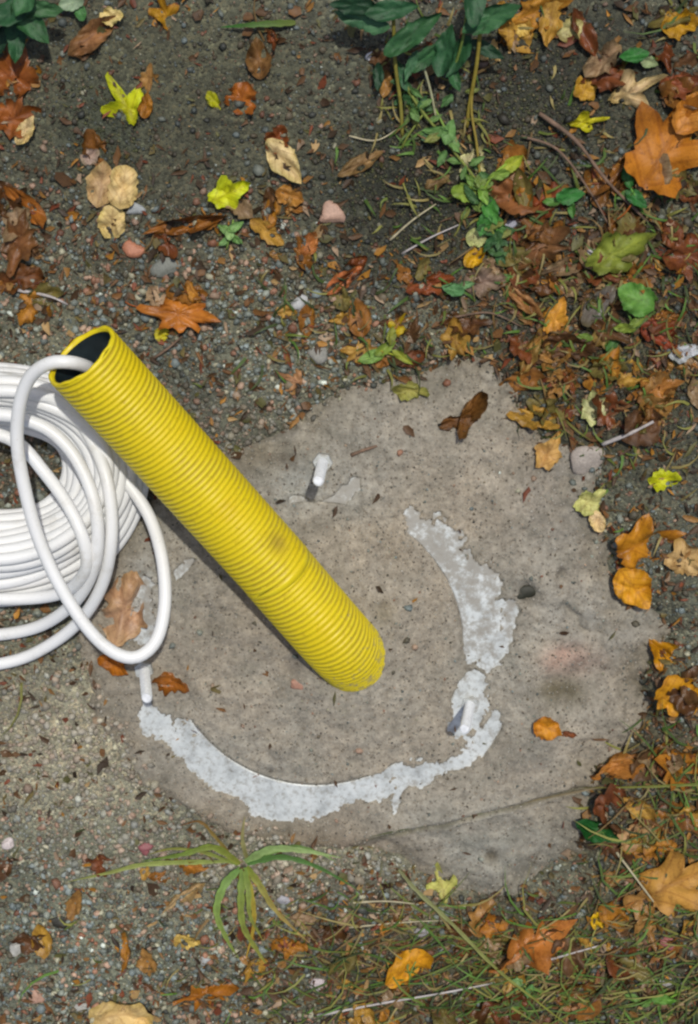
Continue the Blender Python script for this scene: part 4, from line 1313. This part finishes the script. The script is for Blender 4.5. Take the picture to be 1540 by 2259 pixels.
def straw(pts, r, label, mat, name='straw', cat='straw', group=None):
    path = resample(catmull(px_path(pts), 6), 0.006)
    rr = random.Random(int(pts[0][0]))
    me = tube_mesh(name, path, lambda i: r * (1 - 0.5 * i / len(path)) * rr.uniform(0.85, 1.15), 7)
    return tag(obj(name, me, mat), label, cat, group)

straw([(700, 2240, .003), (850, 2212, .008), (980, 2190, .01), (1112, 2164, .004)], .0016, 'pale dry straw lying near the bottom edge', M_PALE)
straw([(770, 1992, .004), (850, 1988, .008), (915, 1994, .006)], .0013, 'short yellow straw left of the long grass stem', M_STRAW)
straw([(770, 2046, .004), (900, 2034, .006), (1010, 2030, .004)], .0010, 'thin straw crossing the long grass stem', M_STRAW)
straw([(1160, 2132, .006), (1230, 2112, .008), (1330, 2084, .005)], .0014, 'pale straw right of the large orange-brown leaf at the bottom', M_PALE)
straw([(1330, 980, .006), (1390, 956, .01), (1442, 930, .008)], .0024, 'bleached stick above the bright yellow leaf at the right', M_PALE, 'twig', 'twig')
straw([(860, 530, .003), (910, 486, .008), (962, 450, .004)], .0013, 'thin pale twig on the mossy soil, left of a pair', M_STRAW, 'twig', 'twig')
straw([(886, 560, .003), (950, 524, .008), (1012, 496, .004)], .0012, 'thin grey twig on the mossy soil, right of a pair', M_PALE, 'twig', 'twig')
straw([(1190, 250, .006), (1270, 310, .014), (1340, 400, .014), (1430, 490, .006)], .0022, 'long brown twig running down to the right beside the maple leaf', M_TWIG, 'twig', 'twig')
straw([(1150, 300, .005), (1230, 330, .01), (1300, 420, .012), (1345, 500, .005)], .0015, 'thinner brown twig beside the long brown twig', M_TWIG, 'twig', 'twig')
straw([(340, 790, .004), (375, 765, .008), (402, 742, .004)], .0016, 'short dark twig right of the conduit mouth', M_TWIG, 'twig', 'twig')
straw([(775, 1004, .001), (800, 994, .003), (832, 984, .001)], .0022, 'short dark bark chip on the concrete above the upper bolt', M_TWIG, 'twig', 'twig')
straw([(40, 640, .004), (110, 654, .008), (150, 672, .004)], .0018, 'pale curved twig in the grit above the white cable', M_PALE, 'twig', 'twig')
straw([(1360, 1880, .008), (1420, 1960, .014), (1450, 2000, .012)], .0014, 'thin yellow straw lying over the large tan-orange leaf', M_STRAW)
straw([(770, 300, .003), (830, 310, .006), (885, 280, .004)], .0010, 'thin dry stem at the edge of the mossy soil', M_STRAW)
straw([(1000, 700, .004), (1080, 690, .008), (1150, 720, .004)], .0012, 'thin brown twig in the litter above the concrete', M_TWIG, 'twig', 'twig')

def plant(px, py, stems, leaves, label, name='green_plant', cat='plant', wk=0.85):
    root = bpy.data.objects.new(name, None)
    COL.objects.link(root)
    root.location = on_ground(px, py)
    tag(root, label, cat)
    for pts, r, rgb in stems:
        path = resample(catmull(px_path(pts), 6), 0.006)
        under(obj('stem', tube_mesh('stem', path, lambda i: r, 7, col=lin(rgb)), M_BLADE), root)
    for (lx, ly, L, W, ang, h, rgb, shape) in leaves:
        g_ = sum(rgb) / 3
        rgb = tuple(int((c * 0.8 + g_ * 0.2) * 0.93) for c in rgb)
        o = leaf(lx, ly, L, W * wk, ang + random.uniform(-14, 14), rgb, tuple(int(c * 0.78) for c in rgb), shape, None, parent=root, lift=h, mat=M_GREEN, cup=0.1, fold=0.22, wave=0.1, curl=0.25, tilt=(random.uniform(-28, 28), random.uniform(-18, 22)))
        under(o, root)
    return root

D1, D2, D3, D4 = (46, 98, 54), (60, 114, 62), (34, 74, 42), (76, 128, 80)
plant(950, 40, [([(868, 40, .05), (872, 140, .03), (884, 230, .014), (888, 300, .003)], .0018, (128, 122, 56)), ([(1062, 40, .05), (1052, 140, .03), (1036, 230, .01), (1030, 280, .003)], .0019, (138, 124, 52)),
                ([(930, 130, .02), (950, 200, .012), (962, 260, .004)], .0012, (160, 160, 130)), ([(900, 200, .012), (940, 260, .01), (985, 300, .006)], .0012, (110, 130, 64)), ([(1030, 30, .06), (1020, 90, .04), (1000, 160, .02)], .0014, (110, 130, 64))],
      [(800, 42, 120, 62, 170, .05, D4, 'ovate'), (865, 22, 110, 56, 20, .06, D1, 'ovate'), (912, 74, 150, 62, 48, .05, D2, 'ovate'), 
       (985, 110, 110, 70, 80, .04, D1, 'ovate'), (1085, 36, 130, 70, 25, .06, D2, 'ovate'), (1012, 122, 100, 56, 250, .03, D1, 'ovate'),
       (940, 128, 90, 48, 220, .03, D2, 'ovate'), (836, 170, 60, 34, 280, .016, D3, 'ovate'), (885, 170, 66, 36, 300, .02, D1, 'ovate'),
       (905, 145, 70, 30, 240, .03, D4, 'ovate'), (1000, 170, 66, 36, 290, .02, D2, 'ovate'), (780, 10, 100, 60, 190, .06, D3, 'ovate'), (1050, -6, 120, 60, 80, .07, D1, 'ovate'),
       (1075, 110, 80, 40, 330, .03, D3, 'ovate'), (935, 230, 40, 22, 200, .012, (110, 150, 66), 'ovate'), (918, 205, 36, 18, 320, .014, (96, 138, 64), 'ovate'), (960, 262, 34, 18, 20, .01, (104, 140, 64), 'ovate'), (900, 262, 34, 16, 250, .01, (110, 128, 60), 'ovate'), (1040, 200, 34, 18, 200, .012, (120, 128, 56), 'ovate')],
      'broad-leaved dark green plant at the top edge', wk=0.72)
plant(40, 10, [([(30, -30, .05), (40, 40, .03), (36, 110, .006)], .0016, (90, 120, 60))],
      [(20, 30, 110, 66, 200, .05, D1, 'ovate'), (66, 50, 110, 60, 300, .045, D2, 'ovate'), (36, 80, 110, 50, 265, .03, D1, 'ovate'), (92, 20, 90, 48, 350, .05, (70, 120, 66), 'ovate'), (60, -5, 90, 56, 60, .06, D2, 'ovate'), (5, 95, 90, 40, 240, .02, D3, 'ovate')],
      'dark green leafy plant in the top left corner')
plant(165, 15, [([(168, 40, .003), (166, 10, .012), (160, -20, .01)], .001, (120, 140, 80))], [(158, 6, 56, 36, 200, .014, (160, 178, 140), 'round'), (178, 28, 40, 28, 300, .012, (70, 132, 60), 'round')], 'pale green seedling at the top edge left of the ochre leaf', 'seedling')
_rt = random.Random(8)
_tp = [(880, 150), (905, 205), (935, 250), (975, 300), (1010, 345), (1048, 395), (1066, 450), (1084, 505), (1112, 560)]
_tl = []
for _i in range(46):
    _t = _rt.uniform(0, len(_tp) - 1.01)
    _a, _b = _tp[int(_t)], _tp[int(_t) + 1]
    _f = _t - int(_t)
    _g = _rt.choice([(84, 128, 62), (106, 146, 66), (70, 112, 54), (128, 152, 60), (58, 104, 50), (138, 140, 58)])
    _L = _rt.uniform(24, 50)
    _tl.append((_a[0] + (_b[0] - _a[0]) * _f + _rt.gauss(0, 22), _a[1] + (_b[1] - _a[1]) * _f + _rt.gauss(0, 16), _L, _L * _rt.uniform(0.4, 0.7), _rt.uniform(0, 360), _rt.uniform(.004, .018), _g, 'ovate'))
plant(1000, 330, [([(q[0], q[1], .012 if 0 < k < 8 else .004) for k, q in enumerate(_tp)], .0013, (120, 130, 62)), ([(1048, 160, .02), (1040, 240, .012), (1052, 320, .01), (1062, 420, .004)], .0013, (140, 124, 56)),
                  ([(935, 250, .01), (900, 300, .008), (885, 330, .003)], .001, (120, 130, 62))], _tl, 'tangled trailing stem of small green leaves below the broad-leaved plant', 'trailing_plant')
plant(985, 300, [([(960, 240, .004), (985, 290, .012), (1000, 330, .008)], .0011, (120, 150, 70))],
      [(962, 288, 60, 26, 170, .014, (112, 158, 74), 'ovate'), (990, 290, 56, 34, 60, .016, (120, 166, 80), 'ovate'), (1000, 318, 48, 28, 300, .012, (116, 160, 74), 'ovate'), (975, 350, 40, 20, 230, .008, (96, 140, 66), 'ovate'), (942, 292, 36, 20, 190, .008, (100, 150, 66), 'ovate')],
      'light green seedling below the broad-leaved plant', 'seedling')
plant(1070, 440, [([(1125, 355, .012), (1085, 390, .018), (1062, 440, .014), (1080, 500, .008), (1104, 560, .003)], .0012, (130, 160, 60))],
      [(1132, 362, 56, 34, 30, .016, (172, 180, 36), 'ovate'), (1100, 385, 50, 26, 200, .018, (140, 172, 56), 'ovate'), (1022, 425, 60, 40, 170, .014, (150, 176, 50), 'round'), (1066, 430, 46, 26, 280, .018, (130, 174, 52), 'ovate'),
       (1084, 462, 70, 40, 290, .016, (74, 150, 46), 'ovate'), (1068, 494, 56, 36, 240, .014, (64, 140, 44), 'ovate'), (1100, 500, 56, 30, 300, .01, (84, 150, 50), 'ovate'), (1044, 400, 46, 24, 140, .014, (120, 160, 56), 'ovate')],
      'bright green leafy sprig right of the mossy soil', 'seedling')
plant(508, 515, [([(500, 550, .003), (508, 515, .01), (515, 485, .006)], .001, (130, 160, 80))],
      [(520, 500, 40, 22, 40, .01, (134, 178, 90), 'ovate'), (496, 505, 36, 20, 150, .01, (126, 170, 80), 'ovate'), (522, 528, 36, 20, 330, .008, (110, 156, 72), 'ovate'), (496, 532, 34, 18, 210, .008, (120, 166, 84), 'ovate'), (506, 515, 30, 22, 90, .012, (150, 190, 100), 'ovate')],
      'tiny light green sprig below the yellow lobed leaf', 'seedling')
plant(850, 785, [([(905, 795, .003), (860, 780, .01), (830, 770, .008)], .001, (150, 160, 50))],
      [(820, 788, 66, 34, 190, .009, (128, 164, 66), 'ovate'), (850, 768, 56, 28, 30, .01, (140, 160, 50), 'ovate'), (888, 788, 56, 22, 320, .008, (160, 164, 44), 'ovate'), (862, 740, 44, 26, 80, .01, (150, 150, 44), 'ovate')],
      'yellow-green sprig at the upper rim of the concrete', 'seedling')
plant(1405, 125, [([(1380, 140, .003), (1405, 125, .01), (1450, 130, .006)], .001, (90, 140, 60))], [(1398, 124, 64, 36, 175, .012, (52, 132, 44), 'ovate'), (1432, 136, 44, 30, 340, .01, (170, 180, 120), 'ovate')], 'small bright green seedling near the top right corner', 'seedling')
plant(1400, 440, [([(1370, 380, .004), (1400, 430, .012), (1420, 470, .006)], .001, (90, 140, 60))], [(1385, 390, 50, 28, 120, .012, (54, 124, 46), 'ovate'), (1404, 440, 60, 36, 330, .014, (46, 120, 44), 'ovate'), (1380, 430, 44, 22, 200, .01, (100, 140, 60), 'ovate')], 'small green seedling below the large maple leaf', 'seedling')
plant(1250, 430, [([(1220, 450, .003), (1250, 430, .01), (1275, 420, .006)], .001, (90, 140, 60))], [(1256, 430, 64, 44, 20, .012, (56, 134, 48), 'ovate'), (1218, 446, 44, 24, 190, .01, (96, 146, 56), 'ovate'), (1262, 462, 40, 22, 290, .008, (80, 140, 50), 'ovate')], 'small green seedling in the litter right of the sprig', 'seedling')
plant(1005, 640, [([(980, 650, .003), (1005, 640, .008), (1030, 632, .005)], .001, (90, 140, 60))], [(1000, 640, 52, 36, 170, .01, (92, 150, 82), 'ovate'), (1030, 628, 36, 20, 20, .008, (110, 160, 90), 'ovate'), (1110, 615, 44, 26, 20, .006, (96, 140, 60), 'ovate')], 'small green seedling in the litter above the concrete', 'seedling')
plant(1390, 725, [([(1360, 740, .003), (1385, 720, .008), (1410, 715, .005)], .001, (130, 150, 60))], [(1378, 722, 50, 30, 170, .01, (150, 168, 52), 'ovate'), (1406, 712, 40, 22, 30, .01, (140, 160, 60), 'ovate'), (1350, 760, 44, 24, 220, .008, (70, 120, 44), 'ovate'), (1290, 745, 40, 22, 160, .008, (120, 150, 50), 'ovate')], 'yellow-green seedling below the bright green round leaf', 'seedling')
plant(1470, 2205, [([(1440, 2215, .003), (1470, 2205, .01), (1500, 2190, .005)], .001, (110, 150, 50))], [(1466, 2205, 60, 28, 15, .012, (104, 160, 46), 'ovate'), (1430, 2212, 44, 22, 190, .01, (96, 140, 46), 'ovate'), (1395, 2200, 40, 20, 170, .008, (110, 150, 56), 'ovate')], 'bright green seedling near the bottom right corner', 'seedling')
plant(1170, 2180, [([(1140, 2170, .003), (1170, 2180, .01), (1200, 2190, .005)], .001, (110, 150, 70))], [(1166, 2184, 50, 26, 270, .01, (110, 164, 80), 'ovate'), (1140, 2166, 40, 22, 160, .01, (128, 166, 90), 'ovate')], 'small green seedling beside the long grass stem', 'seedling')

# short grass and moss growing among the litter
def grass(n, zone=None, lmin=0.008, lmax=0.034, name='short_grass', label='short green grass growing through the leaf litter'):
    zone = [(1340, 640, 320, 380, 0.7), (960, 300, 130, 240, 0.6), (760, 700, 220, 120, 0.35), (1250, 2170, 480, 130, 1.0), (1450, 1800, 160, 250, 0.5), (640, 2100, 260, 150, 0.3), (1300, 170, 330, 200, 0.12)] if zone is None else zone
    xy = scatter(n, zone, 0.004, 0.0)
    n = len(xy)
    L = RNG.uniform(lmin, lmax, n)
    u, v = proj(xy[:, 0], xy[:, 1])
    th = np.where(v > 1900, RNG.normal(0.1, 0.5, n) + np.pi * RNG.integers(0, 2, n), RNG.uniform(0, 6.28, n))
    w = RNG.uniform(0.0006, 0.0015, n)
    g = ground_z(xy[:, 0], xy[:, 1]) + 0.001
    k = np.linspace(0, 1, 5)
    bend = RNG.normal(0, 0.5, n)
    ang = th[:, None] + bend[:, None] * k[None]
    hx = xy[:, 0, None] + L[:, None] * k[None] * np.cos(ang)
    hy = xy[:, 1, None] + L[:, None] * k[None] * np.sin(ang)
    h = RNG.uniform(0.2, 0.6, n) * np.minimum(1, 0.02 / L)
    hz = g[:, None] + L[:, None] * (h[:, None] * np.sin(k * 2.6)[None])
    ww = w[:, None] * (1 - k[None] ** 2) + 0.0001
    sx, sy = -np.sin(ang) * ww, np.cos(ang) * ww
    V = np.stack([np.stack([hx - sx, hy - sy, hz], -1), np.stack([hx + sx, hy + sy, hz + 0.0003], -1)], 2).reshape(-1, 3)
    f = np.array([(2 * i, 2 * i + 1, 2 * i + 3, 2 * i + 2) for i in range(4)])
    F = (f[None] + (np.arange(n) * 10)[:, None, None]).reshape(-1, 4)
    pal = np.array([lin(c) for c in ((96, 110, 50), (70, 92, 42), (124, 124, 64), (136, 124, 78), (84, 116, 50), (112, 90, 54), (60, 72, 40))])
    c = pal[RNG.integers(0, len(pal), n)] * RNG.uniform(0.7, 1.15, (n, 1))
    o = obj(name, mesh_np(name, V, F, col=np.repeat(c, 10, 0)), M_BLADE)
    tag(o, label, 'grass', kind='stuff')
grass(1250)
grass(430, [(1280, 2150, 420, 140, 1.0), (1470, 1850, 120, 200, 0.7), (820, 2120, 200, 130, 0.6)], 0.03, 0.085, 'dry_grass', 'dull thin dry grass stalks lying across the bottom right')

def moss(n):
    zone = [(930, 430, 190, 190, 0.9), (1160, 260, 170, 170, 0.8), (230, 290, 90, 110, 0.5), (1350, 640, 300, 330, 0.5), (1200, 2200, 420, 100, 0.6), (760, 700, 200, 110, 0.35)]
    V, F, C = pebbles(n, 0.0008, 0.0024, 0, zone, 0.0, 0.0, 1.5, 0.2)
    pal = np.array([lin(c) for c in ((62, 66, 40), (48, 52, 34), (82, 84, 50), (54, 46, 36), (96, 90, 62), (40, 40, 30))])
    c = np.repeat(pal[RNG.integers(0, len(pal), len(V) // 6)], 6, 0)
    o = obj('moss', mesh_np('moss', V, F, col=c, smooth_shade=False), M_PEB)
    tag(o, 'dark green-brown moss and crumbly humus above the concrete', 'moss', kind='stuff')
moss(14000)

# ------------------------------------------------------------------ single stones
for a in [(731, 470, 60, 50, 10, (176, 142, 122), 'rounded pinkish stone above the grit band', .6),
          (702, 780, 50, 40, 40, (140, 138, 130), 'grey angular stone left of the yellow-green sprig', .5),
          (1295, 1015, 84, 70, 30, (158, 148, 138), 'flat grey stone at the right rim of the concrete', .4),
          (300, 462, 40, 28, 0, (146, 150, 150), 'pale bluish stone right of the rounded cream leaf', .6),
          (296, 552, 44, 38, 20, (172, 114, 86), 'reddish stone in the grit band below the cream leaf', .6),
          (365, 590, 76, 46, 10, (112, 114, 106), 'broad dark grey stone half buried in the left grit band', .35),
          (660, 670, 46, 34, 60, (170, 170, 168), 'pale grey stone in the grit right of the large orange-brown leaf', .6),
          (820, 124, 26, 20, 20, (206, 204, 204), 'bright white pebble under the broad-leaved plant', .6),
          (36, 2095, 44, 30, 60, (170, 168, 160), 'whitish stone at the lower left edge', .5),
          (80, 2198, 44, 34, 130, (172, 136, 116), 'pinkish stone in the lower left gravel', .5),
          (185, 2222, 40, 28, 10, (156, 154, 146), 'pale grey stone beside the large cream leaf at the bottom', .5),
          (452, 2118, 32, 24, 0, (160, 162, 160), 'light grey pebble left of the grass tuft tips', .6),
          (625, 1985, 36, 24, 0, (150, 148, 152), 'pale lilac pebble right of the grass tuft', .6),
          (1475, 2080, 44, 32, 0, (150, 88, 84), 'dull red stone in the bottom right litter', .5),
          (1470, 2165, 40, 30, 0, (164, 160, 156), 'grey pebble in the bottom right litter', .5),
          (700, 2170, 44, 34, 0, (178, 166, 166), 'pale pinkish stone left of the bright orange elliptical leaf', .5),
          (18, 1862, 36, 30, 0, (196, 184, 180), 'small pale stone at the left edge of the lower gravel', .6),
          (320, 1872, 34, 30, 0, (138, 82, 84), 'small dark red stone in the lower left gravel', .6),
          (1310, 560, 40, 28, 0, (176, 170, 172), 'small pale stone under the broad olive leaf', .6),
          (130, 2035, 50, 26, -6, (38, 36, 26), 'black clod in the lower left gravel', .5),
          (1158, 1306, 40, 32, 20, (40, 40, 26), 'black lump sitting in the hole in the concrete', .5),
          (1120, 500, 34, 26, 10, (152, 152, 164), 'bluish pebble right of the bright green sprig', .6),
          (930, 2055, 40, 28, 10, (150, 146, 146), 'grey pebble under the long grass stem', .5),
          (660, 1510, 50, 30, 0, (164, 122, 102), 'flat reddish chip beside the conduit base', .25),
          (434, 1608, 40, 26, -20, (124, 120, 122), 'dark grey chip on the inner edge of the white ring', .4)]:
    stone(a[0], a[1], a[2], a[3], a[4], a[5], a[6], a[7])
